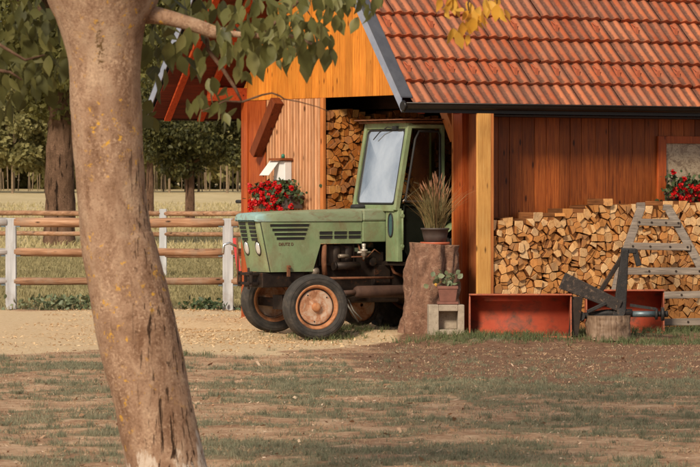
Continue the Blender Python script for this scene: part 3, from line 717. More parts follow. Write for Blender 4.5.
# side and nose skin
def xf(z): return -.352-.125*(z-.745)/.55
def nose_loft(z0, z1, xb0, xb1, nz):
    mb = MB(); hw = .235; rc = .06; rows = []
    for i in range(nz+1):
        z = z0+(z1-z0)*i/nz; xb = xb0+(xb1-xb0)*i/nz; f = xf(z); row = [(xb, -hw)]
        w = hw; row.append((f+rc+.03, -w)); row.append((f+rc+.01, -w))
        for k in range(7):
            a = math.pi*k/12; row.append((f+rc-rc*math.sin(a), -w+rc-rc*math.cos(a)))
        row.append((f-.008, 0))
        for k in range(6, -1, -1):
            a = math.pi*k/12; row.append((f+rc-rc*math.sin(a), w-rc+rc*math.cos(a)))
        row.append((f+rc+.01, w)); row.append((f+rc+.03, w)); row.append((xb, hw)); rows.append([Vector((x, y, z)) for x, y in row])
    m = len(rows[0]); vs = [p for r_ in rows for p in r_]
    fs = [(i*m+k, i*m+k+1, (i+1)*m+k+1, (i+1)*m+k) for i in range(nz) for k in range(m-1)]
    mb.add(vs, fs, .5, 0, True); return mb
mb = nose_loft(.742, 1.30, .237, .4285, 10)
for y in (-.235, .235): mb.add([(.343, y, 1.05), (.89, y, 1.05), (.89, y, 1.30), (.4285, y, 1.30)], [(0, 1, 2, 3)], .5, 0, True)
sk = mb.build('side_panels', M['green'], tr)
# hood lid (loft along x)
mb = MB(); secs = []
for x, zt, hw, zb in ((-.505, 1.335, .18, 1.318), (-.50, 1.365, .222, 1.304), (-.47, 1.386, .240, 1.302), (-.2, 1.402, .245, 1.302), (.3, 1.415, .247, 1.302), (.885, 1.428, .25, 1.302)):
    row = []
    for k in range(9):
        s = -1+2*k/8
        row.append(Vector((x, s*hw*.86, zt+.012*(1-s*s))))
    row = [Vector((x, -hw, zb)), Vector((x, -hw, zt-.035)), Vector((x, -hw*.96, zt-.008))]+row+[Vector((x, hw*.96, zt-.008)), Vector((x, hw, zt-.035)), Vector((x, hw, zb))]
    secs.append(row)
m = len(secs[0]); vs = [p for r_ in secs for p in r_]
fs = [(i*m+k, i*m+k+1, (i+1)*m+k+1, (i+1)*m+k) for i in range(len(secs)-1) for k in range(m-1)]+[tuple(range(m)), tuple(range((len(secs)-1)*m, len(secs)*m))[::-1]]
mb.add(vs, fs, .5, 0, True); hd = mb.build('hood', M['greentop'], tr); hd.data.set_sharp_from_angle(angle=R(40))
mb = MB(); mb.box(.897, 1.215, -.255, .255, 1.30, 1.438); tk = mb.build('fuel_tank_cover', M['greentop'], tr, bevel=.02)
mb = MB(); mb.box(.897, 1.21, -.245, .245, 1.065, 1.297); mb.build('fuel_tank', M['green'], tr, bevel=.01)
mb = MB(); mb.lathe([(.0, .0), (.085, .0), (.085, .03), (.07, .045), (.0, .05)], 24, 'z', (1.03, .06, 1.44)); mb.build('filler_cap', M['black'], tr)
# louvres
mb = MB()
for i in range(4):
    z = 1.262-i*.0485; s = i/3; x0 = -.322+.085*s; x1 = .182-.06*s
    mb.box(x0, x1, -.2405, -.2385, z-.016, z+.016)  # black plates on the skin stand in for shade inside the slots
for i in range(2):
    for x0, x1 in ((.325, .492), (.520, .685), (.712, .872)):
        mb.box(x0+.012*i*0, x1, -.2405, -.2385, 1.128-.047*i+.026, 1.128-.047*i+.06)
mb.build('slot_shade_plates', M['black'], tr)
mb = MB()
for i in range(4):
    z = 1.262-i*.0485; s = i/3; x0 = -.322+.085*s; x1 = .182-.06*s
    mb.prism([Vector((x0, -.236, z+.016)), Vector((x1, -.236, z+.016)), Vector((x1, -.249, z+.010)), Vector((x0, -.249, z+.010))], Vector((0, 0, .006)))
for i in range(2):
    for x0, x1 in ((.325, .492), (.520, .685), (.712, .872)): mb.box(x0, x1, -.247, -.2365, 1.128-.047*i+.060, 1.128-.047*i+.066)
mb.build('louvre_lips', M['green'], tr)
mb = MB()
for i in range(5):
    z = 1.277-i*.043; f = xf(z)
    for y0, y1 in ((-.165, -.03), (.03, .165)):
        if i == 4 and False: continue
        mb.box(f-.0105, f+.004, y0+.01*i*.3, y1-.01*i*.3, z-.014, z+.014)  # black plates stand in for the shade between the slats
mb.build('grille_shade_plates', M['black'], tr)
mb = MB()
for i in range(5):
    z = 1.277-i*.043; f = xf(z)
    for y0, y1 in ((-.165, -.03), (.03, .165)): mb.box(f-.020, f-.004, y0, y1, z+.015, z+.021)
mb.build('grille_slats', M['green'], tr)
mlens = plain('headlamp_glass', (.62,.62,.60), (.8,.8,.8), 30, .12, .4, .3, spec=.8)
for y in (-.135, .105):
    f = xf(1.0)
    mb = MB(); mb.lathe([(.001, -.016), (.030, -.014), (.044, -.004), (.046, .006)], 24, 'x', (0, 0, 0))
    for k, vv in enumerate(mb.v): mb.v[k] = (vv[0], vv[1]*1.0, vv[2]*1.6)
    o = mb.build('headlight', mlens, tr); o.location = (f-.006, y, 1.005); o.rotation_euler = (0, -.22, 0)
    mb = MB(); pts = [(0, .05*math.cos(a), .081*math.sin(a)) for a in np.linspace(0, 2*np.pi, 25)]; mb.tube(pts, .006, 6, caps=False)
    r_ = mb.build('headlight_ring', M['darkmetal'], o)
# seam line on nose, bracket, text
mb = MB(); mb.bar((-.452, -.2375, 1.295), (-.325, -.2375, .747), .006, .004, up=(0,1,0)); mb.build('panel_seam', M['black'], tr)
mb = MB(); mb.box(-.105, -.075, -.262, -.236, .69, .815); mb.tube([(-.09, -.262, .80), (-.09, -.275, .80)], .018, 8); mb.build('panel_catch', M['rust'], tr)
def text(s, size, loc, mat, name, parent, w=None):
    cu_ = bpy.data.curves.new('t', 'FONT'); cu_.body = s; cu_.size = size; cu_.extrude = .0012; cu_.align_x = 'CENTER'
    to = bpy.data.objects.new('t', cu_); COL.objects.link(to); dg = bpy.context.evaluated_depsgraph_get(); dg.update()
    me = bpy.data.meshes.new_from_object(to.evaluated_get(dg)); bpy.data.objects.remove(to)
    me.materials.clear(); me.materials.append(mat); o = bpy.data.objects.new(name, me); COL.objects.link(o)
    o.rotation_euler = (R(90), 0, 0); o.location = loc; o.parent = parent; return o
text('DEUTZ D', .046, (-.115, -.2385, 1.035), plain('brown_lettering', (.12,.03,.02), (.16,.05,.03), 9, .6), 'lettering', tr)
# bumper / front bracket
mb = MB(); mb.box(-.40, .15, -.20, .20, .57, .735); mb.build('front_frame', M['darkmetal'], tr, bevel=.01)
mb = MB(); mb.box(-.50, -.402, -.13, .16, .705, .735); mb.box(-.50, -.402, -.13, .16, .60, .63); mb.box(-.50, -.48, -.13, -.08, .58, .75); mb.box(-.50, -.48, .10, .16, .58, .75)
mb.tube([(-.47, -.02, .55), (-.47, -.02, .79)], .014, 8); mb.build('hitch_bracket', M['darkmetal'], tr, bevel=.004)
mb = MB(); mb.tube([(-.49, .17, .60), (-.49, .18, 1.02), (-.49, .20, 1.12)], .012, 8); mb.build('front_rod', M['rust'], tr)
mb = MB(); mb.tube([(-.47, .22, 1.02), (-.56, .24, 1.06), (-.62, .26, 1.04), (-.63, .26, .95)], .015, 10); mb.build('lamp_arm', M['chrome'], tr)
# axle, engine, pipes
mb = MB(); mb.bar((0, -.58, .37), (0, .46, .40), .09, .09); mb.bar((0, -.1, .40), (0, .1, .40), .16, .16); mb.tube([(.12, -.55, .34), (.12, .45, .37)], .018, 8)
mb.tube([(.12, -.3, .34), (.9, -.22, .5)], .016, 8); mb.build('front_axle', M['darkmetal'], tr)
mb = MB(); mb.box(.15, 1.25, -.14, .14, .45, .95); mb.box(.36, .84, -.17, .17, .80, 1.04)
for k in range(3): mb.lathe([(.0,-.1),(.065,-.1),(.065,.1),(.0,.1)], 14, 'z', (.44+k*.16, -.13, .93))
eng = mb.build('engine', M['darkmetal'], tr, bevel=.01)
mb = MB()
mb.tube([(.42, -.20, .70), (.40, -.21, .85), (.41, -.20, 1.04)], .03, 10); mb.tube([(.86, -.20, 1.05), (.93, -.21, .85)], .010, 8)
mb.tube([(.42, -.26, .665), (1.30, -.26, .66)], .014, 8)
mb.tube([(1.33, -.24, 1.0), (1.25, -.26, .85), (1.30, -.27, .72), (1.42, -.27, .68)], .018, 8)
mb.tube([(.75,-.24,.90),(.95,-.26,.90),(1.05,-.25,.98),(1.15,-.22,.93)], .008, 6)
mb.build('engine_pipes', M['rust'], tr)
mb = MB(); mb.tube([(.55, -.22, .80), (.86, -.22, .80)], .045, 14); mb.tube([(.52, -.22, .80), (.545, -.22, .80)], .05, 14); mb.build('starter_motor', M['darkmetal'], tr)
malloy = plain('worn_alloy', (.20,.15,.11), (.32,.26,.20), 12, .5, .4)
mb = MB(); mb.tube([(.58, -.24, .91), (.70, -.24, .91)], .022, 12); mb.build('oil_line_fitting', malloy, tr)
mb = MB(); mb.tube([(.24, -.20, .74), (.32, -.20, .74)], .045, 12); mb.build('fan_hub', malloy, tr)
mb = MB(); mb.lathe([(.0,-.09),(.012,-.09),(.018,-.05),(.034,-.045),(.034,.0),(.045,.005),(.045,.02),(.018,.03),(.022,.06),(.024,.085),(.0,.09)], 16, 'z', (.90, -.26, .96)); mb.tube([(.82,-.26,.95),(.99,-.26,.95)], .012, 8)
mb.build('fuel_filter', plain('worn_aluminium', (.36,.30,.24), (.58,.52,.45), 12, .45, .4), tr)
mb = MB(); mb.lathe([(0,-.03),(.07,-.03),(.07,.03),(0,.03)], 16, 'y', (.25, -.17, .86)); mb.build('belt_pulley', M['darkmetal'], tr)
mb = MB(); mb.box(.88, 1.10, -.16, .2, 1.0, 1.06); mb.lathe([(0,-.08),(.05,-.08),(.05,.08),(0,.08)], 14, 'y', (1.05, -.15, .84)); mb.box(1.08,1.30,-.2,.2,.55,.80); mb.build('engine_block', M['darkmetal'], tr, bevel=.006)
mb = MB(); mb.lathe([(0,-.33),(.05,-.33),(.068,-.30),(.068,.30),(.05,.33),(0,.33)], 16, 'x', (1.05, -.36, .51)); mb.tube([(.55,-.33,.50),(.76,-.36,.51)], .028, 10); mb.build('muffler', plain('brown_muffler', (.045,.02,.013), (.10,.05,.032), 8, .8, .1, .4), tr)
mb = MB(); mb.box(1.25, 2.4, -.17, .17, .42, .85); mb.box(.70, 1.45, -.16, .2, .38, .46); mb.tube([(2.15, -.45, .62), (2.15, .7, .62)], .09, 14); mb.build('gearbox', M['darkmetal'], tr, bevel=.02)
mb = MB(); mb.tube([(.62,-.2,.52),(.68,-.28,.35),(.80,-.3,.17)], .010, 6); mb.tube([(.68,-.2,.52),(.76,-.26,.3),(.86,-.28,.2)], .008, 6); mb.build('hanging_cable', plain('grey_cable', (.16,.15,.13), (.25,.23,.2), 9, .7), tr)
mb = MB(); mb.lathe([(0,-.03),(.035,-.025),(.035,.03),(0,.04)], 12, 'z', (.12,-.05,.56)); mb.build('breather', plain('blue_plastic', (.05,.2,.4), (.08,.25,.45), 5, .5), tr)
# wheels
def wheel(name, loc, rz, rad, wid, rimr, flip=1, lug=False, tilt=0):
    w = bpy.data.objects.new(name, None); COL.objects.link(w); w.parent = tr; w.location = loc; w.rotation_euler = (tilt, 0, rz)
    h = wid/2; mb = MB()
    sw = rad-rimr
    prof = [(rimr-.012, -h*.62), (rimr+.008, -h*.74), (rimr+sw*.25, -h*.92), (rimr+sw*.5, -h), (rimr+sw*.75, -h*.95), (rimr+sw*.88, -h*.86)]
    nrib = 4
    if not lug:
        a0 = -h*.80
        for i in range(nrib):
            x0 = -h*.78+1.56*h*i/nrib; x1 = x0+1.56*h/nrib
            crown = lambda x: rad-.014*(x/h)**2
            prof += [(crown(x0)-.009, x0+.002), (crown(x0), x0+.006), (crown(x1), x1-.007), (crown(x1)-.009, x1-.003)]
    else: prof += [(rad-.03, -h*.7), (rad-.02, 0), (rad-.03, h*.7)]
    prof += [(rimr+sw*.88, h*.86), (rimr+sw*.75, h*.95), (rimr+sw*.5, h), (rimr+sw*.25, h*.92), (rimr+.008, h*.74), (rimr-.012, h*.62)]
    mb.lathe(prof, 72, 'y', closed=True)
    # raised rings on the sidewall
    for s in (-1, 1):
        for q in (.62, .34): mb.tube([((rimr+sw*q)*math.cos(a), s*(h*(1.0 if q > .5 else .955)), (rimr+sw*q)*math.sin(a)) for a in np.linspace(0, 2*np.pi, 65)], .0035, 5, caps=False)
    if lug:
        for k in range(22):
            for s in (-1, 1):
                a = 2*math.pi*(k+(.5 if s > 0 else 0))/22; p = Vector(((rad-.008)*math.cos(a), s*h*.45, (rad-.008)*math.sin(a))); a2 = a+.12
                q = Vector(((rad-.008)*math.cos(a2), s*.01, (rad-.008)*math.sin(a2))); p2 = Vector(((rad-.012)*math.cos(a-.05), s*h*.95, (rad-.012)*math.sin(a-.05)))
                mb.bar(p2, q, .035, .05, up=Vector((math.cos(a), 0, math.sin(a))))
    mb.build('tyre', M['tyre'], w)
    mb = MB(); s = -flip
    mb.lathe([(rimr+.012, s*h*.70), (rimr+.010, s*h*.78), (rimr-.008, s*h*.76), (rimr-.022, s*h*.55), (rimr-.030, s*h*.2), (rimr-.030, -s*h*.6), (rimr+.01, -s*h*.75)], 56, 'y')
    mb.build('rim', M['rimedge'], w)
    mb = MB(); rd = rimr-.028
    mb.lathe([(rd, s*h*.18), (rd*.93, s*h*.34), (rd*.86, s*h*.40), (rd*.70, s*h*.40), (rd*.56, s*h*.28), (rd*.40, s*h*.28), (rd*.36, s*h*.34), (.001, s*h*.34)], 48, 'y')
    mb.build('wheel_disc', M['rim'], w)
    mb = MB(); mb.lathe([(rd*.24, s*h*.34), (rd*.24, s*h*.62), (rd*.20, s*h*.74), (rd*.1, s*h*.80), (.001, s*h*.80)], 20, 'y')
    mb.build('hub', M['rimedge'], w)
    for k in range(3):
        a = 2*math.pi*k/3+2.2+.3*k; mb = MB()
        mb.lathe([(.001, s*h*.415), (.009, s*h*.413), (.010, s*h*.38)], 10, 'y', (rd*.78*math.cos(a), 0, rd*.78*math.sin(a))); mb.build('disc_hole', M['black'], w)
    mb = MB(); mb.lathe([(rd*.995, s*h*.30), (rd*.93, s*h*.352), (rd*.90, s*h*.32)], 48, 'y'); mb.build('groove_shade_ring', M['darkmetal'], w)  # dark ring stands in for the shaded groove round the disc
    return w
wheel('front_wheel', (0, -.655, .363), R(-15), .365, .20, .235)
wheel('front_wheel', (.12, .42, .41), R(-15), .365, .20, .235, flip=-1)
wheel('rear_wheel', (2.15, -.53, .62), 0, .62, .30, .36, lug=True)
wheel('rear_wheel', (2.02, .58, .62), 0, .62, .30, .36, lug=True, flip=-1)
mb = MB(); mb.lathe([(.02,-.04),(.16,-.045),(.19,-.03),(.19,.03),(.16,.045),(.02,.04)], 32, 'y', (1.18, .25, .34)); mb.build('drive_pulley', M['rim'], tr)
mb = MB(); mb.lathe([(.19,-.05),(.235,-.05),(.24,0),(.235,.05),(.19,.05)], 32, 'y', (1.18, .25, .34)); mb.build('pulley_band', M['tyre'], tr)
# cab
NY, FY = -.52, .38
def cp(z): return 1.19+.165*(z-1.47)/.89      # front plane x(z)
G = M['green']
def pb(name, parts, mat=G, bev=.006, parent=tr):
    mb = MB()
    for p in parts: mb.bar(*p)
    return mb.build(name, mat, parent, bevel=bev)
pb('windscreen_pillar', [((cp(1.42), NY+.025, 1.42), (cp(2.40), NY+.025, 2.40), .05, .06, .5)])
pb('windscreen_pillar', [((cp(1.42), FY-.025, 1.42), (cp(2.40), FY-.025, 2.40), .05, .06, .5)])
pb('windscreen_header', [((cp(2.375), NY+.05, 2.375), (cp(2.375), FY-.05, 2.375), .055, .07, .5)])
pb('windscreen_sill', [((cp(1.445), NY+.05, 1.445), (cp(1.445), FY-.05, 1.445), .055, .07, .5)])
# rounded glass + rubber
def rrect(y0, y1, z0, z1, r, n=6):
    out = []
    for cy, cz, a0 in ((y1-r, z1-r, 0), (y0+r, z1-r, 90), (y0+r, z0+r, 180), (y1-r, z0+r, 270)):
        for k in range(n+1): a = R(a0+90*k/n); out.append((cy+r*math.cos(a), cz+r*math.sin(a)))
    return out
rr = rrect(NY+.075, FY-.075, 1.495, 2.325, .05)
mb = MB(); cy_ = (NY+FY)/2; cz_ = 1.91; nR = 8; n_ = len(rr); vs = [Vector((cp(cz_)-.024, cy_, cz_))]
for q in range(1, nR+1):
    f_ = q/nR
    for y, z in rr: yy = cy_+(y-cy_)*f_; z2 = cz_+(z-cz_)*f_; vs.append(Vector((cp(z2)-.004-.020*(1-.45*((yy-cy_)/.37)**2-.55*((z2-cz_)/.42)**2), yy, z2)))
fs = [(0, 1+k, 1+(k+1) % n_) for k in range(n_)]+[(1+(q-1)*n_+k, 1+q*n_+k, 1+q*n_+(k+1) % n_, 1+(q-1)*n_+(k+1) % n_) for q in range(1, nR) for k in range(n_)]
mb.add(vs, fs, .5, 0, True); mb.build('windscreen', M['windscreen'], tr)
mb = MB(); mb.tube([(cp(2.30)-.05, -.30, 2.345), (cp(2.28)-.05, -.15, 2.36), (cp(2.30)-.05, .02, 2.30), (cp(2.2)-.045, .12, 2.22)], .006, 6); mb.box(cp(2.36)-.06, cp(2.36)-.02, -.32, -.24, 2.33, 2.37); mb.build('wiper', M['black'], tr)
mb = MB(); pts = [(cp(z)-.008, y, z) for y, z in rr]; mb.tube(pts+pts[:1], .013, 6, caps=False); mb.build('windscreen_seal', M['black'], tr)
# green infill corners around the glass
mb = MB()
outer = rrect(NY+.04, FY-.04, 1.455, 2.36, .004)
n = len(rr); vs = [Vector((cp(z)-.002, y, z)) for y, z in outer]+[Vector((cp(z)-.002, y, z)) for y, z in rr]
mb.add(vs, [(k, (k+1) % n, n+(k+1) % n, n+k) for k in range(n)], .5); mb.build('windscreen_surround', G, tr)
# lower front panel with oval window
mb = MB(); mb.box(1.185, 1.205, NY, -.275, .845, 1.41); mb.build('lower_front_panel', G, tr, bevel=.006)
mb = MB(); mb.prism([Vector((1.180, -.385+.042*math.cos(a), 1.255+.125*math.copysign(abs(math.sin(a))**.7, math.sin(a)))) for a in np.linspace(0, 2*np.pi, 28, endpoint=False)], Vector((.004,0,0))); mb.build('oval_window', M['glassdark'], tr)
mb = MB(); pts = [(1.178, -.385+.045*math.cos(a), 1.255+.130*math.copysign(abs(math.sin(a))**.7, math.sin(a))) for a in np.linspace(0, 2*np.pi, 29)]; mb.tube(pts, .009, 6, caps=False); mb.build('oval_window_seal', M['black'], tr)
mb = MB(); mb.box(1.185, 1.205, .275, FY, .845, 1.41); mb.build('lower_front_panel', G, tr, bevel=.006)
pb('lower_pillar', [((1.225, NY+.02, .845), (1.215, NY+.02, 1.44), .045, .05, .5)])
# side frame near: green drip rail, rear pillar; dark door frame
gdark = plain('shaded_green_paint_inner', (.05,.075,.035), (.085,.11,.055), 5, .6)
pb('door_pillar', [((1.80, NY+.02, .9), (1.80, NY+.02, 2.38), .05, .045, .5)])
pb('door_pillar', [((1.80, FY-.02, .9), (1.80, FY-.02, 2.38), .05, .045, .5)])
pb('rear_pillar', [((2.25, NY+.02, 1.25), (2.25, NY+.02, 2.38), .05, .045, .5)])
pb('rear_pillar', [((2.25, FY-.02, 1.25), (2.25, FY-.02, 2.38), .05, .045, .5)])
pb('side_rail', [((cp(2.36)+.03, NY+.02, 2.365), (2.27, NY+.02, 2.365), .04, .045, .5)])
pb('side_rail', [((cp(2.36)+.03, FY-.02, 2.365), (2.27, FY-.02, 2.365), .04, .045, .5)])
dr = [(1.285, 1.52), (1.42, 2.22), (1.47, 2.31), (1.73, 2.31), (1.755, 2.27), (1.755, 1.52)]
mb = MB(); mb.tube([(x, NY-.004, z) for x, z in dr]+[(dr[0][0], NY-.004, dr[0][1])], .014, 8, caps=False); dfr = mb.build('door_frame', M['black'], tr)
M['doordark'] = plain('dark_interior_panel', (.005,.006,.004), (.010,.012,.008), 5, .6, spec=.1)  # near-black panel stands in for the dark cab interior
dl = [(1.27, 1.475), (1.74, 1.475), (1.74, .95), (1.34, .88), (1.27, 1.0)]
mb = MB(); mb.prism([Vector((x, NY+.01, z)) for x, z in dl], Vector((0,.01,0))); mb.tube([(x, NY-.0, z) for x, z in dl]+[(dl[0][0], NY, dl[0][1])], .012, 8, caps=False); mb.build('door_panel', M['doordark'], tr)
mb = MB(); mb.tube([(1.24, NY-.02, .98), (1.235, NY-.022, 1.42)], .012, 8); mb.tube([(1.23,NY-.02,1.36),(1.23,NY-.035,1.36)], .025, 8); mb.tube([(1.23,NY-.02,1.02),(1.23,NY-.035,1.02)], .02, 8); mb.build('door_hinge', G, tr)
mb = MB(); mb.prism([Vector((x, NY-.03, z)) for x, z in ((1.27, 2.405), (2.35, 2.415), (2.35, 2.435), (1.27, 2.425))], Vector((0, FY-NY+.06, 0))); mb.build('cab_roof', M['rust'], tr, bevel=.004)
mb = MB(); mb.box(1.24, 2.37, NY-.05, FY+.05, 2.437, 2.45, M=Matrix.Rotation(R(-.5), 4, 'Y')); o = mb.build('roof_sheet', M['rust'], tr); o.location.z = -.012
t = NT('dimming_side_glass'); tb = t.new('ShaderNodeBsdfTransparent'); tb.inputs[0].default_value = (.62,.64,.56,1); gl = t.new('ShaderNodeBsdfGlossy'); gl.inputs['Roughness'].default_value = .12  # tint added to the panes to dim the cab interior
gl.inputs[0].default_value = (.7,.75,.75,1); mxs = t.new('ShaderNodeMixShader'); mxs.inputs[0].default_value = .06; t.l.new(tb.outputs[0], mxs.inputs[1]); t.l.new(gl.outputs[0], mxs.inputs[2]); t.l.new(mxs.outputs[0], t.out.inputs[0]); M['sideglass'] = t.m
mb = MB(); mb.prism([Vector((x, NY-.002, z)) for x, z in dr], Vector((0, .004, 0))); mb.build('door_window', M['sideglass'], tr)
mb = MB(); mb.prism([Vector((x, FY-.01, z)) for x, z in ((1.26,1.5),(1.38,2.34),(2.23,2.34),(2.23,1.5))], Vector((0, .004, 0))); mb.build('far_window', M['sideglass'], tr)
mb = MB(); mb.prism([Vector((x, NY+.012, z)) for x, z in ((1.83,1.3),(1.83,2.34),(2.23,2.34),(2.23,1.3))], Vector((0, .004, 0))); mb.build('rear_side_window', M['sideglass'], tr)
mb = MB(); mb.box(1.24, 2.24, FY-.03, FY-.012, .84, 1.5); mb.build('far_side_panel', gdark, tr)
# interior bits
mb = MB(); cx, cz = 1.52, 1.60
ring = [(cx+.19*math.cos(a)*.55, -.02+.19*math.sin(a), cz+.19*math.cos(a)*.8) for a in np.linspace(0, 2*np.pi, 33)]
mb.tube(ring, .013, 8, caps=False)
for a in (0.5, 2.6, 4.7): mb.tube([(cx, -.02, cz), (cx+.19*math.cos(a)*.55, -.02+.19*math.sin(a), cz+.19*math.cos(a)*.8)], .008, 6)
mb.tube([(cx, -.02, cz), (1.28, -.02, 1.25)], .02, 8); mb.build('steering_wheel', M['glassdark'], tr)
mb = MB(); mb.tube([(1.27, NY+.03, 1.52), (1.60, -.40, 1.70), (1.50, -.36, 1.74)], .010, 8); mb.build('lever', plain('pale_lever', (.35,.27,.2), (.5,.4,.32), 9, .5, .4), tr)
mb = MB(); mb.box(1.95, 2.25, -.22, .16, .98, 1.06); mb.box(2.2, 2.27, -.22, .16, 1.06, 1.42); mb.build('seat', M['black'], tr, bevel=.02)
mb = MB(); mb.box(1.22, 2.25, NY+.02, FY-.02, .80, .84); mb.build('cab_floor', M['darkmetal'], tr)
for s, y0, y1 in ((-1, -.70, -.38), (1, .42, .74)):
    mb = MB()
    prof = [(2.15+.69*math.cos(a), .62+.69*math.sin(a)) for a in np.linspace(R(170), R(20), 16)]
    vs = [(x, y, z) for x, z in prof for y in (y0, y1)]; mb.add(vs, [(2*i, 2*i+1, 2*i+3, 2*i+2) for i in range(15)], .5, 0, True)
    o = mb.build('mudguard', G, tr); o.modifiers.new('s', 'SOLIDIFY').thickness = .006

# ------------------------------------------------------------------ objects by the barn
# gnarled stump
def stump(name, cx, cy, r0, r1, h, mat, topmat, seed, label, lean=(0,0), sides=40, knob=.12, tilt=0.):
    z0 = gz(cx, cy)-.02; mb = MB(); n = sides*2; m = 46; vs = []
    for j in range(m+1):
        s = j/m; rr = r0+(r1-r0)*min(1, s*1.15)+.05*r0*math.exp(-s*9)
        for k in range(n):
            a = 2*math.pi*k/n; p = Vector((math.cos(a)*1.3, math.sin(a)*1.3, s*1.6+seed))
            d = mnoise.noise(p*1.5)*knob*1.3+abs(mnoise.noise(p*Vector((2.6,2.6,1.2)).x))*knob*.8+mnoise.noise(Vector((p.x*5, p.y*5, p.z*3)))*knob*.35+mnoise.noise(Vector((p.x*13, p.y*13, p.z*9)))*knob*.13
            groove = -knob*.9*max(0, math.cos(a*2+1.2+s*1.2))**6-knob*.35*max(0, math.cos(a*7+2.5*math.sin(s*5)+s*2))**3
            r = rr*(1+d+groove); vs.append((lean[0]*s+r*math.cos(a), lean[1]*s+r*math.sin(a), h*s*(1+tilt*math.cos(a))))
    fs = [(j*n+k, j*n+(k+1) % n, (j+1)*n+(k+1) % n, (j+1)*n+k) for j in range(m) for k in range(n)]
    mb.add(vs, fs, .5, 0, True); o0 = empty(name, label, 'stump', (cx, cy, z0))
    mb.build('bark', mat, o0)
    mb = MB(); mb.add([vs[m*n+k] for k in range(n)]+[(lean[0], lean[1], h+.003)], [(k, (k+1) % n, n) for k in range(n)], .5); mb.build('cut_top', topmat, o0)
    return z0+h
stz = stump('tree_stump', .875, 39.82, .315, .255, 1.0, M['stump'], M['stumptop'], 3.1, 'tall gnarled reddish tree stump holding a pot of dry grass', lean=(.06, 0), tilt=-.02, knob=.25)
# potted grass on the stump
px_, py_ = .94, 39.78
pot = empty('potted_grass', 'tall dry reddish grass in a dark pot on the gnarled stump', 'plant pot', (px_, py_, stz-.012))
mb = MB(); mb.lathe([(.0,.0),(.11,.0),(.16,.012),(.165,.035),(.15,.035),(.13,.02),(0,.02)], 28, 'z'); mb.build('saucer', M['saucer'], pot)
mb = MB(); mb.lathe([(.0,.022),(.115,.022),(.135,.10),(.15,.17),(.158,.17),(.16,.19),(.145,.19),(.14,.165),(0,.16)], 28, 'z'); mb.build('pot', M['darkpot'], pot)
N = 420; a = rng.uniform(0, 2*np.pi, N); r = rng.uniform(0, .10, N); ln = rng.uniform(.15, .62, N); le = rng.uniform(.0, .9, N)**1.5; az = a+rng.normal(0, .6, N)
P = np.zeros((N, 7, 3)); wd = rng.uniform(.003, .006, N)
for i in range(3):
    s = i/2.6; hx = np.cos(az)*ln*le*s**1.7; hy = np.sin(az)*ln*le*s**1.7; hz = ln*s*(1-.25*le*s)
    cx = r*np.cos(a)+hx; cy = r*np.sin(a)+hy; w2 = wd*(1-.25*i)
    P[:,2*i] = np.stack([cx-w2*np.sin(az+.8), cy+w2*np.cos(az+.8), .16+hz], -1); P[:,2*i+1] = np.stack([cx+w2*np.sin(az+.8), cy-w2*np.cos(az+.8), .16+hz], -1)
s = 1.1; P[:,6] = np.stack([r*np.cos(a)+np.cos(az)*ln*le*s**1.7, r*np.sin(a)+np.sin(az)*ln*le*s**1.7, .16+ln*s*(1-.3*le*s)], -1)
np_mesh('grass_blades', P, [(0,1,3,2),(2,3,5,4),(4,5,6)], np.clip(ln*1.3+rng.normal(0,.2,N),0,1), M['drygrass'], pot)
N = 62; a = rng.uniform(0, 2*np.pi, N); P = []; mb = MB()
for k in range(N):
    az_ = random.uniform(0, 6.28); l = random.uniform(.35, .60); e = random.uniform(0, .42)
    bx_, by_, bz_ = math.cos(az_)*l*e, math.sin(az_)*l*e, .16+l*(1-.2*e)
    d = Vector((math.cos(az_)*e*1.5, math.sin(az_)*e*1.5, 1)).normalized()
    mb.tube([Vector((bx_,by_,bz_)), Vector((bx_,by_,bz_))+d*.03, Vector((bx_,by_,bz_))+d*.075], [.002,.006,.001], 4, caps=False)
mb.build('seed_heads', leafmat('rusty_seed_heads', (.28,.12,.06), (.42,.19,.10), (.5,.28,.17), .2), pot)
# concrete block and its pot
bx_, by_ = 1.045, 39.27; bz_ = gz(bx_, by_)-.01
blk = empty('concrete_block', 'hollow concrete block standing on the grass beside the gnarled stump', 'block', (bx_, by_, bz_), R(4))
mb = MB(); mb.box(-.195, -.085, -.10, .10, 0, .335); mb.box(.125, .195, -.10, .10, 0, .335); mb.box(-.085, .125, -.10, .10, .0, .065); mb.box(-.085, .125, -.10, .10, .265, .335)
mb.box(-.085, .125, .06, .10, .065, .265)
ob = mb.build('block_body', M['concrete'], blk, bevel=.008)
sp2 = empty('potted_succulent', 'square clay pot with grey green leafy plant on the concrete block', 'plant pot', (bx_+.02, by_-.0, bz_+.338))
mb = MB(); mb.box(-.115, .115, -.09, .09, 0, .03); mb.build('tray', M['terracotta'], sp2, bevel=.006)
mb = MB(); vs = [(sx*w, sy*w, z) for w, z in ((.085,.031),(.105,.17)) for sx, sy in ((-1,-1),(1,-1),(1,1),(-1,1))]
mb.add(vs, [(3,2,1,0),(4,5,6,7),(0,1,5,4),(1,2,6,5),(2,3,7,6),(3,0,4,7)], .5); mb.box(-.113,.113,-.113,.113,.168,.20); mb.build('pot', M['terracotta'], sp2, bevel=.005)

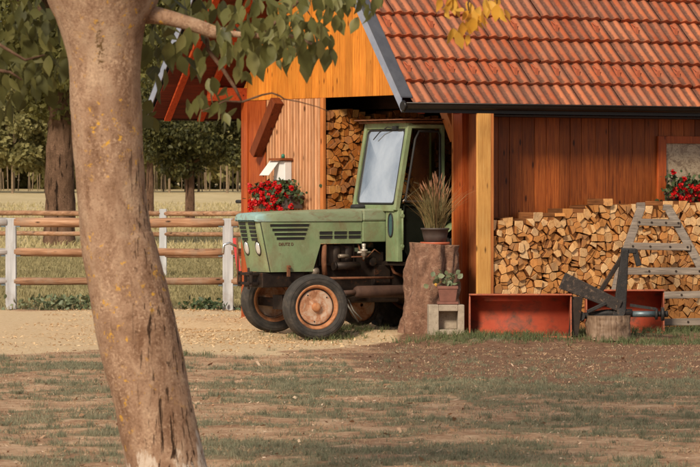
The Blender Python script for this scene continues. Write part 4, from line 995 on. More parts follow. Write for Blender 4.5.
LEAF = np.array([[0,0,0],[.22,.28,.03],[.30,.58,.04],[.18,.86,.02],[0,1.05,-.02],[-.18,.86,.02],[-.30,.58,.04],[-.22,.28,.03],[0,.5,-.05]])
LEAFP = [(0,1,8),(1,2,8),(2,3,8),(3,4,8),(4,5,8),(5,6,8),(6,7,8),(7,0,8)]
def orient(C, axis_, face, size, templ, wscale=1.):
    """axis_: leaf direction (tip), face: approx normal"""
    ax = axis_/np.linalg.norm(axis_, axis=1, keepdims=True); s = np.cross(ax, face); s /= np.linalg.norm(s, axis=1, keepdims=True)+1e-9; nn = np.cross(s, ax)
    T = templ[None, :, :]*size[:, None, None]
    return C[:, None, :] + T[:,:,0:1]*wscale*s[:,None,:] + T[:,:,1:2]*ax[:,None,:] + T[:,:,2:3]*nn[:,None,:]
def leaves(name, C, size, mat, parent=None, droop=.8, templ=LEAF, polys=LEAFP, wscale=1., rnd=None, up=False):
    N = len(C); ax = rng.normal(0, .55, (N, 3)); ax[:,2] -= droop if not up else -droop
    fc = rng.normal(0, 1, (N, 3))
    P = orient(C, ax, fc, size, templ, wscale)
    return np_mesh(name, P, polys, rng.random(N) if rnd is None else rnd, mat, parent)
C = np.stack([rng.normal(.0,.09,34), rng.normal(0,.06,34), .21+rng.uniform(0,.16,34)], -1)
leaves('foliage', C, rng.uniform(.05,.085,34), M['succulent'], sp2, .0, wscale=1.4)
C = np.stack([rng.normal(-.12,.03,5), rng.normal(-.08,.02,5), .24+rng.uniform(-.05,.05,5)], -1)
leaves('yellow_leaves', C, rng.uniform(.03,.05,5), M['yellowleaf'], sp2, .3)
mb = MB()
for k in range(10): mb.tube([(0,0,.18), (random.uniform(-.06,.06), random.uniform(-.05,.05), .28), (random.uniform(-.13,.13), random.uniform(-.08,.08), .34)], .003, 5)
mb.build('stems', M['succulent'], sp2)

# loader buckets
def bucket(name, x0, x1, yf, z0, zt, dep, label, rz=0, lside=True):
    o = empty(name, label, 'bucket', ((x0+x1)/2, yf, z0), rz); hw = (x1-x0)/2; hh = zt-z0
    prof = []
    for k in range(13):
        a = R(-90+180*k/12); prof.append((dep*.10+math.cos(a)*dep*.55, hh*.50+math.sin(a)*hh*.50))
    prof = [(-.02, 0.0)]+prof; prof[-1] = (prof[-1][0]-.02, hh)
    mb = MB(); vs = [(x, y, z) for x in (-hw, hw) for y, z in prof]; n = len(prof)
    mb.add(vs, [(k, k+1, n+k+1, n+k) for k in range(n-1)], .5, 0, True); s = mb.build('shell', M['bucket'], o); m_ = s.modifiers.new('s', 'SOLIDIFY'); m_.thickness = .008; m_.offset = 1
    for sx in (-1, 1):
        mb = MB(); x = sx*hw; poly = [Vector((x, y, z)) for y, z in [(.02, hh), (-.01, hh*.5), (-.03, .0)]+prof[1:-1]]
        mb.prism(poly, Vector((sx*.012, 0, 0))); mb.build('end_plate', M['bucketedge'], o)
    mb = MB(); mb.box(-hw-.01, hw+.01, -.045, -.02, -.005, .022); mb.build('cutting_lip', M['bucketedge'], o, bevel=.004)
    mb = MB(); y = prof[-1][0]; mb.box(-hw-.015, hw+.015, -.01, y+.05, hh+.0, hh+.016); mb.build('top_rim', M['bucketedge'], o, bevel=.003)
    return o
bucket('loader_bucket', 1.30, 2.38, 38.85, .055, .515, .42, 'open red metal scoop bucket standing below the firewood, left one, beside the yellow board')
bucket('loader_bucket', 2.62, 3.46, 39.75, .065, .535, .45, 'red metal scoop bucket behind the iron machine on its small stump')
mb = MB(); mb.prism([Vector((x, 38.9, z)) for x, z in ((2.40,.50),(2.52,.50),(2.47,.07),(2.36,.07))], Vector((0,.04,0))); tag(mb.build('bucket_side_plate', M['darkmetal'], None, bevel=.005), 'dark side plate at the right end of the left red bucket', 'plate')  # dark side of the left bucket, built as a separate plate
# apparatus on its stump
stump('small_stump', 2.80, 39.02, .245, .235, .265, M['oldstump'], M['oldstump'], 8.7, 'small fluted cut stump under the grey iron machine', knob=.06)
Ym = 39.0
ap = empty('iron_machine', 'old grey iron and timber lever machine mounted on the small stump', 'machine', (2.80, Ym, .30))
def L(px, py, dy=0): p = at(px, py, Ym+dy); return p-Vector((2.80, Ym, .30))
def abar(name, a, b, w, h, mat, dy=0, bev=.006):
    mb = MB(); mb.bar(L(*a, dy), L(*b, dy), w, h, .5, up=(0,0,1)); return mb.build(name, mat, ap, bevel=bev)
M['oldbeam'] = plain('old_dark_beam', (.020,.016,.014), (.055,.042,.036), 13, .9, 0, .9, .012, c3=(.17,.11,.075), r3=(.55,.66), s3=22)
mb = MB(); a_, b_ = L(562, 281), L(620, 306); d = (b_-a_).normalized(); q = Vector((-d.z, 0, d.x))
mb.prism([a_+q*.10-Vector((0,.08,0)), b_+q*.062-Vector((0,.08,0)), b_-q*.062-Vector((0,.08,0)), a_-q*.085-Vector((0,.08,0))], Vector((0,.16,0)), .5); mb.build('timber_arm', M['oldbeam'], ap, bevel=.010)
mb = MB(); a_, b_ = L(619, 318), L(624, 249); mb.prism([a_+Vector((-.075,-.05,0)), a_+Vector((.07,-.05,0)), b_+Vector((.05,-.05,0)), b_+Vector((-.025,-.05,0))], Vector((0,.10,0)), .5); mb.build('upright', M['iron'], ap, bevel=.01)
mb = MB(); mb.bar(L(621,250.5,-.0), L(636,251,-.0), .07, .055); mb.bar(L(634.5,249.5,-.0), L(639,266,-.0), .05, .06, up=(1,0,0)); mb.build('hook', M['iron'], ap, bevel=.008)
abar('strut', (600, 292), (622, 257), .05, .05, M['darkmetal'], .06)
mb = MB(); mb.tube([L(583, 316), L(606, 313), L(632, 313)], [.034,.04,.045], 12); mb.tube([L(580,316,-.06), L(580,316,.06)], .055, 14); mb.build('axle', M['iron'], ap)
mb = MB(); mb.tube([L(632, 314), L(655, 314)], .034, 12); mb.build('axle_sleeve', M['steelblue'], ap)
mb = MB(); mb.bar(L(630, 305), L(656, 309), .02, .03); mb.build('tie_bar', M['iron'], ap)
mb = MB(); mb.tube([L(655, 314), L(657.5, 314)], .062, 18); mb.tube([L(657.5, 314), L(661, 314)], .03, 12); mb.tube([L(661, 314), L(664, 314)], .075, 18); mb.tube([L(664,314), L(668,314)], .035, 10); mb.build('hub_discs', M['iron'], ap)
abar('short_brace', (587, 312), (606, 303), .04, .04, M['iron'], -.08)
mb = MB(); mb.box(-.16, .16, -.09, .09, -.03, .0); mb.build('base_plate', M['iron'], ap, bevel=.005)
mb = MB(); mb.tube([L(621,312,-.06), L(621,312,-.085)], .045, 16); mb.build('pivot', M['iron'], ap)
# wooden ladder
Yl = 40.1
ld = empty('wooden_ladder', 'weathered grey tapered wooden ladder leaning on the pale firewood stack', 'ladder', at(650, 300, Yl))
LO = at(650, 300, Yl)
def Ll(px, py): s = (330-py)/130.; return at(px, py, Yl+.42*s) - LO
def stile(pts, name='stile'):
    mb = MB()
    P = [Ll(*p) for p in pts]
    for i in range(len(P)-1):
        d = (P[i+1]-P[i]).normalized()*.006; mb.bar(P[i]-d, P[i+1]+d, .096, .055, .4, up=(0,1,0))
    o = mb.build(name, M['ladder'], ld, bevel=.008)
    return o
stile([(641,208),(632,234),(622,262),(615,292),(609,330)]); stile([(669,210),(683,235),(698,262),(713,292),(730,330)])
for p in ((640.5,206),(667.5,208)):
    mb = MB(); q = Ll(*p); mb.box(q.x-.05, q.x+.05, q.y-.028, q.y+.028, q.z-.035, q.z+.035, jit=.008); mb.build('stile_end', M['ladder'], ld, bevel=.006)
mb_ = [((637,222),(680,223)),((630,246),(690,247)),((622,271),(703,271)),((613,296),(716,294)),((609,323),(728,321))]
for i, (a_, b_) in enumerate(mb_):
    mb = MB(); A_, B_ = Ll(*a_)+Vector((0,-.052,0)), Ll(*b_)+Vector((0,-.052,0)); mb.bar(A_, B_, .040, .080, None); ru = mb.build('rung', M['ladder'], ld, bevel=.006)
    for s in (.04, .33, .66, .95):
        mb = MB(); q = A_.lerp(B_, s)+Vector((0,-.018,0)); mb.tube([q, q+Vector((0,-.009,0))], .013, 8); mb.build('bolt', M['darkmetal'], ru)

# flower boxes
def flowerbox(name, label, M4, w, boxmat, nb, pinkside=False, spread=1., drop=.18):
    o = empty(name, label, 'flower box'); o.matrix_world = M4
    mb = MB(); mb.box(-w/2, w/2, -.20, -.02, 0, .15); mb.box(-w/2-.012, w/2+.012, -.212, -.008, .135, .16); mb.build('box', boxmat, o, bevel=.006)
    N = int(900*w/.5); C = np.stack([rng.normal(-.02, w*.27, N), rng.normal(-.16,.06,N), .17+rng.normal(.0,.075,N)], -1)
    leaves('foliage', C, rng.uniform(.03,.055,N), M['geranium'], o, .1, wscale=1.7)
    cc = []; 
    for k in range(nb):
        x = random.gauss(-.04*spread, w*.30); z = .19+random.gauss(0,.075)-(drop if random.random() < .35 else 0); cc.append((x, -.20-random.uniform(0,.08), z))
    P = []
    for c_ in cc:
        n = 34; d = rng.normal(0,1,(n,3)); d /= np.linalg.norm(d,axis=1,keepdims=True); P.append(np.array(c_)+d*rng.uniform(.015,.033,(n,1)))
    C = np.concatenate(P); T4 = np.array([[-.5,0,0],[0,-.5,.1],[.5,0,0],[0,.5,.1]])
    leaves('blossoms', C, rng.uniform(.026,.038,len(C)), M['petal'], o, .0, T4, [(0,1,2,3)])
    if pinkside:
        n = 150; C = np.stack([rng.normal(-w*.62,.035,n), rng.normal(-.2,.03,n), .02+rng.normal(0,.075,n)], -1)
        leaves('pale_blossoms', C, rng.uniform(.02,.03,n), M['petalpink'], o, 0, T4, [(0,1,2,3)])
    return o
RotG = Matrix.Rotation(BA-R(90), 4, 'Z')     # faces -u (the gable side)
p = bw(-.04, 3.78, 1.42)
flowerbox('flower_box', 'dark box of red and pale geraniums on the batten wall behind the tractor hood', Matrix.Translation(p) @ RotG, .72, M['darkpot'], 62, True)
p = bw(3.02, -.03, 1.46)
flowerbox('flower_box', 'box of hanging red geraniums on the window sill above the firewood', Matrix.Translation(p) @ Matrix.Rotation(BA, 4, 'Z'), .6, M['darkpot'], 52, False, drop=.05)
# white dispenser box
p = bw(-.035, 3.84, 1.76)
db = empty('dispenser_box', 'white plastic box with open flap on the batten wall above the geraniums', 'box', p, BA-R(90))
mb = MB(); mb.box(-.12, .13, -.10, -.0, 0, .235); mb.build('housing', M['white'], db, bevel=.008)
mb = MB(); mb.prism([Vector((x, y, z)) for x, y, z in ((-.19,-.11,.235),(.02,-.11,.235),(.02,-.26,.06),(-.19,-.26,.06))], Vector((0,-.004,.004))); mb.build('flap', M['white'], db)
mb = MB(); mb.box(-.15, .15, -.16, .0, .243, .27); mb.build('shelf', M['battenback'], db)
mb = MB(); mb.lathe([(0,0),(.022,0),(.022,.035),(.012,.05),(0,.05)], 14, 'z', (.06,-.08,.271)); mb.build('green_knob', plain('green_plastic', (.02,.16,.10), (.03,.2,.13), 6, .4), db)

# ------------------------------------------------------------------ fences
def gpx(px, Y): return (px-350)/F*Y
fe = empty('rail_fence', 'front fence with orange brown round rails between grey square posts', 'fence', (gpx(11, 49.5), 49.5, 0))
fo = Vector((gpx(11, 49.5), 49.5, 0))
posts = [(-7.65, 49.5), (gpx(11, 49.5), 49.5), (gpx(228, 49.3), 49.3), (1.3, 49.1)]
for x, y in posts:
    mb = MB(); mb.box(-.072, .072, -.065, .065, 0, 1.27, .5); o = mb.build('post', M['post'], fe, bevel=.008); o.location = Vector((x, y, gz(x, y)-.02))-fo
for i in range(3):
    (x0, y0), (x1, y1) = posts[i], posts[i+1]
    for z, r in ((1.19, .064), (.785, .053), (.386, .051)):
        mb = MB(); n = 9; pts = [Vector((x0+.05+(x1-x0-.1)*k/n, y0+(y1-y0)*k/n-.02, z+random.uniform(-.006,.006))) for k in range(n+1)]
        mb.tube([q-fo for q in pts], [r*random.uniform(.94,1.05) for _ in pts], 16); mb.build('rail', M['fencegrey'] if i == 0 else M['fence'], fe)
        mb = MB(); 
        for x, y, s in ((x0, y0, 1), (x1, y1, -1)): mb.box(x+s*.074-fo.x-.001, x+s*.13-fo.x, y-fo.y-.07, y-fo.y+.03, z-.062, z-.045)
        mb.build('bracket', M['steelblue'], fe)
fb = empty('rail_fence', 'back fence with thin pale rails farther out in the paddock', 'fence', (gpx(163, 67.5), 67.5, 0)); fo = Vector((gpx(163, 67.5), 67.5, 0))
bp = [(-12.0, 70.5), (-8.2, 69.2), (gpx(163, 67.5), 67.5), (.4, 65.8), (4.2, 64.4)]
for x, y in bp:
    mb = MB(); mb.box(-.068, .068, -.06, .06, 0, 1.27, .5); o = mb.build('post', M['post'], fb, bevel=.008); o.location = Vector((x, y, gz(x, y)-.02))-fo
for i in range(4):
    (x0, y0), (x1, y1) = bp[i], bp[i+1]
    for z, r in ((1.17, .048), (.785, .043), (.386, .041)):
        mb = MB(); n = 7; pts = [Vector((x0+.04+(x1-x0-.08)*k/n, y0+(y1-y0)*k/n-.02, z+random.uniform(-.006,.006))) for k in range(n+1)]
        mb.tube([q-fo for q in pts], r, 12); mb.build('rail', M['fence'], fb)
# red strap on the fence post
mb = MB(); a_ = at(234.5, 238, 49.15); b_ = at(239.5, 275, 49.0); mb.bar(a_, b_, .055, .012, up=(0,1,0)); tag(mb.build('red_strap', M['redcloth']), 'red webbing strap hanging beside the grey fence post near the tractor', 'strap')

# weeds at the fence foot
def weed(cx, cy, w, n, h, seed, label):
    C = np.stack([rng.normal(0, w, n), rng.normal(0, .12, n), rng.uniform(.01, h, n)], -1)
    o = empty('weed_clump', label, 'weeds', (cx, cy, gz(cx, cy))); leaves('foliage', C, rng.uniform(.04, .09, n), M['geranium'] if seed % 2 else M['succulent'], o, .1, wscale=1.1)
weed(-3.9, 49.25, .35, 420, .18, 0, 'low leafy weeds at the foot of the fence right of the left grey post')
weed(-3.0, 49.2, .22, 260, .14, 1, 'small weed clump at the fence foot close behind the leaning trunk')
weed(-1.95, 49.3, .16, 160, .13, 1, 'small weed clump left of the fence post next to the tractor')

# ------------------------------------------------------------------ trees
DIA = np.array([[0,0,0],[.32,.5,.05],[0,1,0],[-.32,.5,.05]]); DIAP = [(0,1,2),(0,2,3)]
def blobcloud(n, blobs):
    wts = np.array([b[3]*b[4]*b[5] for b in blobs]); wts /= wts.sum(); idx = rng.choice(len(blobs), n, p=wts); B = np.array([b[:6] for b in blobs])[idx]
    d = rng.normal(0, 1, (n, 3)); d /= np.linalg.norm(d, axis=1, keepdims=True); r = rng.uniform(.35, 1, (n, 1))**.5
    return B[:, :3]+d*r*B[:, 3:6]
def sub_blobs(center, rad, n, size, seed):
    rs = np.random.default_rng(seed); out = []
    for k in range(n):
        d = rs.normal(0, 1, 3); d /= np.linalg.norm(d); q = rs.uniform(.3, 1)**.5; c = np.array(center)+d*q*np.array(rad); s = size*rs.uniform(.6, 1.25)
        out.append((*c, s*1.25, s*1.25, s*.7))
    return out
def trunkmesh(name, pts, rads, mat, parent, seg=48, disp=.04, attrs=None, fr=None, dens=1):
    """pts list Vector, rads; finely resampled tube with bark displacement"""
    P = [Vector(p) for p in pts]; L_ = [0]
    for i in range(1, len(P)): L_.append(L_[-1]+(P[i]-P[i-1]).length)
    n = max(8, int(L_[-1]*dens)); vs = []; fu = []; ro = []; pa = []
    def samp(arr, s):
        for i in range(1, len(P)):
            if s <= L_[i] or i == len(P)-1:
                t = (s-L_[i-1])/(L_[i]-L_[i-1]); p0 = arr[max(i-2,0)]; p1 = arr[i-1]; p2 = arr[i]; p3 = arr[min(i+1,len(P)-1)]
                t = min(max(t,0),1); t2 = t*t; t3 = t2*t
                return (p1*2+(p2-p0)*t+(p0*2-p1*5+p2*4-p3)*t2+(p1*3-p0-p2*3+p3)*t3)*.5
    cs = [samp(P, L_[-1]*j/n) for j in range(n+1)]; rs = [samp([float(x) for x in rads], L_[-1]*j/n) for j in range(n+1)]
    t0 = (cs[1]-cs[0]).normalized(); ref = Vector((1,0,0)) if abs(t0.z) > .7 else Vector((0,0,1)); x = (ref-t0*ref.dot(t0)).normalized()
    for j in range(n+1):
        t = (cs[min(j+1,n)]-cs[max(j-1,0)]).normalized(); x = (x-t*x.dot(t)).normalized(); y = t.cross(x)
        for k in range(seg):
            a = 2*math.pi*k/seg; d = x*math.cos(a)+y*math.sin(a); q = cs[j]+d*rs[j]
            nz = mnoise.noise(Vector((q.x*3, q.y*3, q.z*1.4)))*1.0+mnoise.noise(Vector((q.x*11, q.y*11, q.z*6)))*.35+mnoise.noise(Vector((q.x*30, q.y*30, q.z*22)))*.14
            vs.append(q+d*rs[j]*disp*nz)
            f_, r__, p_ = attrs(q, a, j/n) if attrs else (1., 0, 0); fu.append(f_); ro.append(r__); pa.append(p_)
    fs = [(j*seg+k, j*seg+(k+1) % seg, (j+1)*seg+(k+1) % seg, (j+1)*seg+k) for j in range(n) for k in range(seg)]
    me = bpy.data.meshes.new(name); me.from_pydata([tuple(v) for v in vs], [], fs); me.polygons.foreach_set('use_smooth', [True]*len(fs))
    for nm, ar in (('furrow', fu), ('rough', ro), ('pale', pa)):
        a = me.attributes.new(nm, 'FLOAT', 'POINT'); a.data.foreach_set('value', ar)
    me.materials.append(mat); o = bpy.data.objects.new(name, me); COL.objects.link(o)
    if parent: o.parent = parent
    return o

# foreground tree (19 m away)
YT = 19.0
base = at(176, 508, YT); FT = empty('leaning_tree', 'large leaning tree with smooth grey brown bark and yellow lichen in the foreground', 'tree', (base.x, YT, 0)); fo = Vector((base.x, YT, 0))
cl = [(178,514,98),(172,490,84),(166,467,80),(153,400,78),(140,345,81),(130,300,79),(119,250,74),(115,230,70),(110.5,180,67),(106,110,71),(104.5,60,73),(102.5,30,86),(101,5,104),(101,-20,128)]
pts = [at(a, b, YT)-fo for a, b, w in cl]; rads = [w/2*YT/F for a, b, w in cl]
def fattr(q, a, s):
    w = q+fo; pr = w-Vector((0,0,H)); Yd = w.y; px = 350+w.x/Yd*F; py = 185-(w.z-H)/Yd*F      # world position expressed per metre of trunk
    h = w.z; xr = math.cos(a)
    # furrows spiral on the right-hand side of the lower trunk; rough scar near the fork
    fur = float(sst(-.1, .5, xr+.25*math.sin(h*3)-.5*(h-.9)*.6)) if h < 1.9 else 0.
    cxs = (.0 if h < 2.2 else 0)
    ro = 1.02*math.exp(-((h-2.42)/.26)**2)*math.exp(-((xr+.02)/.26)**2)*(1 if math.sin(a) < 1.1 else 0)+.75*math.exp(-((h-.55)/.45)**2)*math.exp(-((xr+.25)/.35)**2)
    pa = .95*float(sst(.42, .24, h+.04*math.sin(a*7)))+.75*float(sst(.80, .97, xr))*float(sst(1.2, .6, h))
    return max(0, min(1, fur)), min(1.3, ro), min(1, pa)
trunkmesh('trunk', pts, rads, M['forebark'], FT, 120, .06, fattr, dens=90)
def limb(name, pl, wl, dens=60, seg=32, disp=.05, dY=None):
    P = [at(a, b, YT+(dY[i] if dY else 0))-fo for i, (a, b) in enumerate(pl)]
    return trunkmesh(name, P, [w/2*YT/F for w in wl], M['forebark'], FT, seg, disp, lambda q, a, s: (.0, .3, 0), dens=dens)
limb('limb', [(98,34),(84,-2),(68,-38),(45,-90),(20,-170),(0,-280),(-30,-420)], [56,72,64,56,48,36,18], dY=[0,0,0,.2,.6,.8,1.0])
limb('limb', [(104,34),(120,-2),(140,-36),(160,-90),(190,-170),(200,-260),(240,-400)], [56,72,62,54,48,36,16], dY=[0,0,0,-.2,-.5,-.8,-1.0])
limb('branch', [(124,17),(150,15),(165,17),(180,21),(197,26),(214,32),(232,34),(262,36),(290,36),(312,44)], [17,18,16,15,14,13,7,5,4,2.5], 60, 24, .09, dY=[0,0,-.02,-.04,-.05,-.06,-.08,-.1,-.1,-.1])
def twig(pl, wl, name='twig', dY=0): mb = MB(); mb.tube([at(a, b, YT+dY)-fo for a, b in pl], [w/2*YT/F for w in wl], 6); return mb.build(name, M['bgbark'], FT)
twig([(205,25),(208,50),(222,68),(235,88),(242,102)], [5,5,4.5,4,2], dY=.1)
twig([(242,102),(262,95),(272,93),(280,96),(284,99),(300,102),(318,107),(330,112)], [2.5,2.2,2,2,1.6,1.3,1,.7], dY=.05)
twig([(242,102),(225,101),(212,107),(200,112)], [2.5,2,1.5,1], dY=.1)
twig([(262,36),(280,18),(300,0),(320,-14),(340,-20)], [4,4,4,4,3], dY=-.1)
twig([(-30,25),(0,45),(25,60),(45,55)], [5,4,3,2], dY=.4)
twig([(-30,85),(-5,70),(10,72),(22,80)], [6,5,3,2], dY=.4)
twig([(320,-14),(345,-18),(375,-15),(420,-20),(450,-25),(510,-22)], [3,3,3,3,3,2], dY=-.1)
twig([(500,-30),(472,-12),(468,4),(470,20)], [3,2.6,2,1.2], dY=0)
twig([(500,-30),(497,-10),(497,4)], [3,2,1.2], dY=0)
# leaves of the foreground tree: hanging clusters round the twigs
big = [(238,55,24),(268,58,26),(248,34,24),(259,30,22),(276,38,24),(288,48,24),(299,36,24),(311,44,24),(322,36,22),(330,45,20),(306,70,24),(285,66,22),(271,12,22),(330,20,22),(226,52,20),(232,38,26),(245,42,24),(222,38,20),(254,66,30),(263,46,22),(280,50,26),(292,64,26),(304,62,30),(319,55,26),(327,62,24),(336,27,22),(300,24,22),(270,26,20),(286,32,24),(312,30,20),(345,4,20),(322,4,22),(362,0,20),(376,2,16),(258,12,22),(290,2,20),(240,18,20),(274,60,20),(264,30,20),(296,44,22),(212,90,24),(201,105,14),(217,112,20),(198,60,22),(205,70,24),(190,40,24),(180,50,26),(170,55,24),(238,75,18),(226,60,20),(330,10,18),(307,8,20),(246,80,16),(228,95,14),(350,-6,20),(370,-10,20),(395,-12,20),(410,-10,16)]
C = []; sz = []
for x, y, s in big:
    for j in range(2):
        q = at(x+random.uniform(-3,3)*(j+.3), y-s*.55+random.uniform(-2,2)*j, YT+random.uniform(-.25,.25))-fo; C.append(tuple(q)); sz.append(s*YT/F*random.uniform(.85,1.05)*(1 if j == 0 else .8))
C = np.array(C); sz = np.array(sz)*1.0; N = len(C)
ax = rng.normal(0, .28, (N,3)); ax[:,2] -= 1; fc = rng.normal(0, .55, (N,3)); fc[:,1] -= 1
BL = np.array([[0,0,0],[.20,.14,.03],[.34,.36,.05],[.36,.58,.05],[.20,.80,.0],[0,1.10,-.10],[-.20,.80,.0],[-.36,.58,.05],[-.34,.36,.05],[-.20,.14,.03],[0,.25,-.03],[0,.55,-.05],[0,.82,-.04]])
BLP = [(0,1,10),(1,2,11,10),(2,3,11),(3,4,12,11),(4,5,12),(5,6,12),(6,7,11,12),(7,8,11),(8,9,10,11),(9,0,10)]
P = orient(C, ax, fc, sz, BL, .8); np_mesh('large_leaves', P, BLP, rng.random(N), M['foreleaf'], FT)
def leafcluster(name, areas, mat, smin, smax, templ=BL, polys=BLP, dep=.6, dy=0., dr=1.):
    CC = []; 
    for x, y, rx, ry, n in areas:
        for k in range(n): CC.append(tuple(at(x+random.gauss(0, rx*.5), y+random.gauss(0, ry*.5), YT+dy+random.uniform(-dep, dep))-fo))
    C = np.array(CC); N = len(C); ax = rng.normal(0, .45, (N,3)); ax[:,2] -= dr; fc = rng.normal(0, .8, (N,3)); fc[:,1] -= .8
    return np_mesh(name, orient(C, ax, fc, rng.uniform(smin, smax, N)*YT/F, templ, rng.uniform(.6, .95, (N,1,1))), polys, rng.random(N), mat, FT)
leafcluster('leaves', [(275,18,66,18,66),(270,38,36,14,16),(245,42,28,18,16),(305,42,26,18,14),(340,-4,50,10,26),(202,95,24,12,9),(222,110,16,12,8),(300,-6,60,12,34)], M['foreleaf'], 12, 19)
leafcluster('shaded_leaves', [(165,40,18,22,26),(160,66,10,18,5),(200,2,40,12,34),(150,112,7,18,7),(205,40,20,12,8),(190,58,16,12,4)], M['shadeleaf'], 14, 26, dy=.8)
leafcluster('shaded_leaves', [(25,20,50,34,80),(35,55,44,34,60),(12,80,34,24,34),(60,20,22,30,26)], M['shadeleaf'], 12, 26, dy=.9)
leafcluster('yellow_leaves', [(470,14,16,16,16),(468,22,10,14,10),(497,0,14,10,8),(450,0,10,12,6)], M['yellowleaf'], 12, 19, dep=.15)
# crown above the picture
bl = sub_blobs((-1.6, YT, 6.4), (2.2, 2.2, 1.5), 40, .45, 5)
C = blobcloud(3600, bl); C = C[C[:,2] > 3.8]; C = C-np.array(fo)
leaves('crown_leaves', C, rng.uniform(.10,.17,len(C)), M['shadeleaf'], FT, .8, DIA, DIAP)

def bgtree(name, label, x, Y, h, rtr, crown, rad, nb, bs, nl, ls, mat, lean=0, group=None, barkmat=None, seed=1, droop=.5):
    z0 = gz(x, Y); o = empty(name, label, 'tree', (x, Y, z0), group=group)
    trunkmesh('trunk', [(0,0,-.1),(0,0,.15),(lean*.2,0,h*.25),(lean*.6,0,h*.6),(lean,0,h)], [rtr*1.5, rtr*1.12, rtr, rtr*.85, rtr*.45], barkmat or M['bgbark'], o, 28, .12, dens=12 if h < 6 else 14)
    mb = MB(); rs = random.Random(seed)
    for k in range(9):
        a = rs.uniform(0, 6.28); e = rs.uniform(.3,.95); z = h*rs.uniform(.65,1.0)
        tip = Vector((crown[0]+math.cos(a)*rad[0]*e, crown[1]+math.sin(a)*rad[1]*e, crown[2]+rs.uniform(-.7,.6)*rad[2]))
        mid = (Vector((lean, 0, z))+tip)/2+Vector((0,0,.15*rad[2])); mb.tube([(lean*z/h, 0, z), mid, tip], [rtr*.45, rtr*.25, rtr*.06], 7)
    mb.build('limbs', barkmat or M['bgbark'], o)
    bl = sub_blobs(crown, rad, nb, bs, seed); C = blobcloud(nl, bl)
    leaves('crown', C, rng.uniform(ls*.7, ls*1.3, len(C)), mat, o, droop, DIA, DIAP)
    return o
bgtree('paddock_tree', 'stout tree with dark furrowed trunk behind the back rail fence', gpx(60, 102), 102, 5.5, .42, (.2,0,7.6), (5.2,4,4.0), 170, .75, 42000, .19, M['bgleaf'], seed=3)
bgtree('paddock_tree', 'small dark leaved tree seen beneath the barn eave behind the fence', gpx(190, 128), 128, 3.2, .17, (.4,0,3.9), (2.3,2.0,2.1), 60, .55, 15000, .17, M['bgdark'], seed=8)
bgtree('paddock_tree', 'pale green tree crown between the foreground trunk and barn eave', gpx(150, 150), 150, 3.6, .16, (0,0,4.6), (2.0,2,2.0), 50, .55, 9000, .2, M['bgleaf'], seed=12)
# far orchard row
X0 = -33
for k in range(17):
    x = X0+k*1.75+random.uniform(-.4,.4); Y = 245+random.uniform(-5,5)
    bgtree('orchard_tree', 'thin stemmed young tree in the hazy row at the end of the field', x, Y, 3.0, .075, (0,0,4.5), (1.6,1.5,3.0), 30, .6, 3200, .38, M['orchardleaf'], group='row of thin trees at the field end', barkmat=M['palebark'], seed=30+k)
mb = MB()
for k in range(120):
    x = random.uniform(-36, -4); Y = random.uniform(249, 262); z = gz(x, Y); mb.tube([(x, Y, z-.1), (x+random.uniform(-.1,.1), Y, z+random.uniform(1.3,2.4))], random.uniform(.025,.05), 5, caps=False)
o = mb.build('sapling_stems', M['palebark'], None, recalc=False); o['kind'] = 'stuff'; o['label'] = 'thicket of pale thin stems at the far end of the field'; o['category'] = 'stems'
bl = []
for k in range(190): bl.append((random.uniform(-42, 6), random.uniform(266, 290), random.uniform(1, 15), 3, 3, 2.6))
C = blobcloud(85000, bl); C[:,2] = np.abs(C[:,2])+.9
o = leaves('far_wood', C, rng.uniform(.45,.85,len(C)), M['orchardleaf'], None, .4, DIA, DIAP); o['kind'] = 'stuff'; o['label'] = 'far dark wood closing the field'; o['category'] = 'wood'  # pale leaf colour stands in for haze over the distant wood

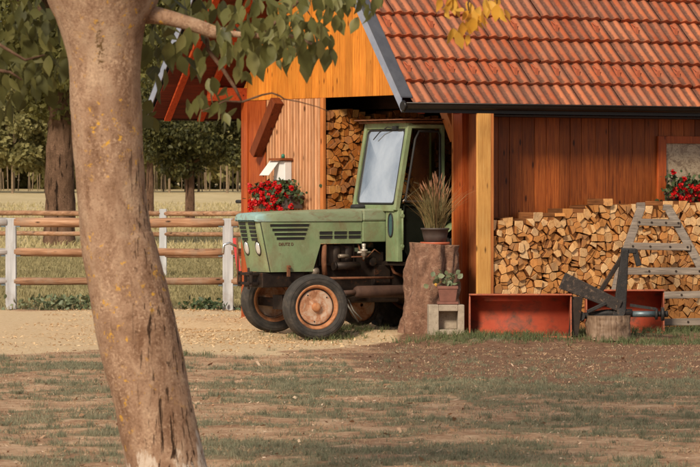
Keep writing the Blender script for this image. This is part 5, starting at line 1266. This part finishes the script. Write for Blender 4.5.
# ------------------------------------------------------------------ light
w = bpy.data.worlds.new('World'); S.world = w; w.use_nodes = True; nt = w.node_tree
sky = nt.nodes.new('ShaderNodeTexSky'); sky.sky_type = 'NISHITA'; sky.sun_disc = False
EL, AZ = R(34), math.atan2(-.42, -.91)     # direction towards the sun: x=-.42,y=-.91
sky.sun_elevation = EL; sky.sun_rotation = AZ; sky.air_density = 1.0; sky.dust_density = 2.5; sky.altitude = 200
bg = nt.nodes['Background']; bg.inputs[1].default_value = .064
tc = nt.nodes.new('ShaderNodeTexCoord'); mp = nt.nodes.new('ShaderNodeMapping'); mp.inputs['Scale'].default_value = (1,1,2.6)
nz = nt.nodes.new('ShaderNodeTexNoise'); nz.inputs['Scale'].default_value = 3.2; nz.inputs['Detail'].default_value = 8; nz.inputs['Roughness'].default_value = .55
mr = nt.nodes.new('ShaderNodeMapRange'); mr.inputs[1].default_value = .40; mr.inputs[2].default_value = .56
mx = nt.nodes.new('ShaderNodeMix'); mx.data_type = 'RGBA'; mx.inputs[7].default_value = (9.5,9.7,10.,1)
nt.links.new(tc.outputs['Generated'], mp.inputs[0]); nt.links.new(mp.outputs[0], nz.inputs['Vector']); nt.links.new(nz.outputs['Fac'], mr.inputs[0])
nt.links.new(mr.outputs[0], mx.inputs[0]); nt.links.new(sky.outputs[0], mx.inputs[6]); nt.links.new(mx.outputs[2], bg.inputs[0])
sd = bpy.data.lights.new('sun', 'SUN'); sd.energy = 4.1; sd.angle = R(10); sd.color = (1.0, .88, .70)
so_ = bpy.data.objects.new('sun', sd); COL.objects.link(so_)
dvec = Vector((-.42*math.cos(EL)/math.hypot(.42,.91), -.91*math.cos(EL)/math.hypot(.42,.91), math.sin(EL)))
so_.rotation_euler = dvec.to_track_quat('Z', 'Y').to_euler()

cam = bpy.data.cameras.new('camera'); co = bpy.data.objects.new('camera', cam); COL.objects.link(co); S.camera = co
co.location = (0, 0, H); co.rotation_euler = (R(90)-TILT, 0, 0); cam.sensor_width = 36; cam.lens = F/700*36; cam.clip_start = 1; cam.clip_end = 3000
cam.dof.use_dof = True; cam.dof.focus_distance = 39.5; cam.dof.aperture_fstop = 14
S.view_settings.view_transform = 'Standard'; S.view_settings.look = 'None'; S.view_settings.exposure = 0; S.view_settings.gamma = 1
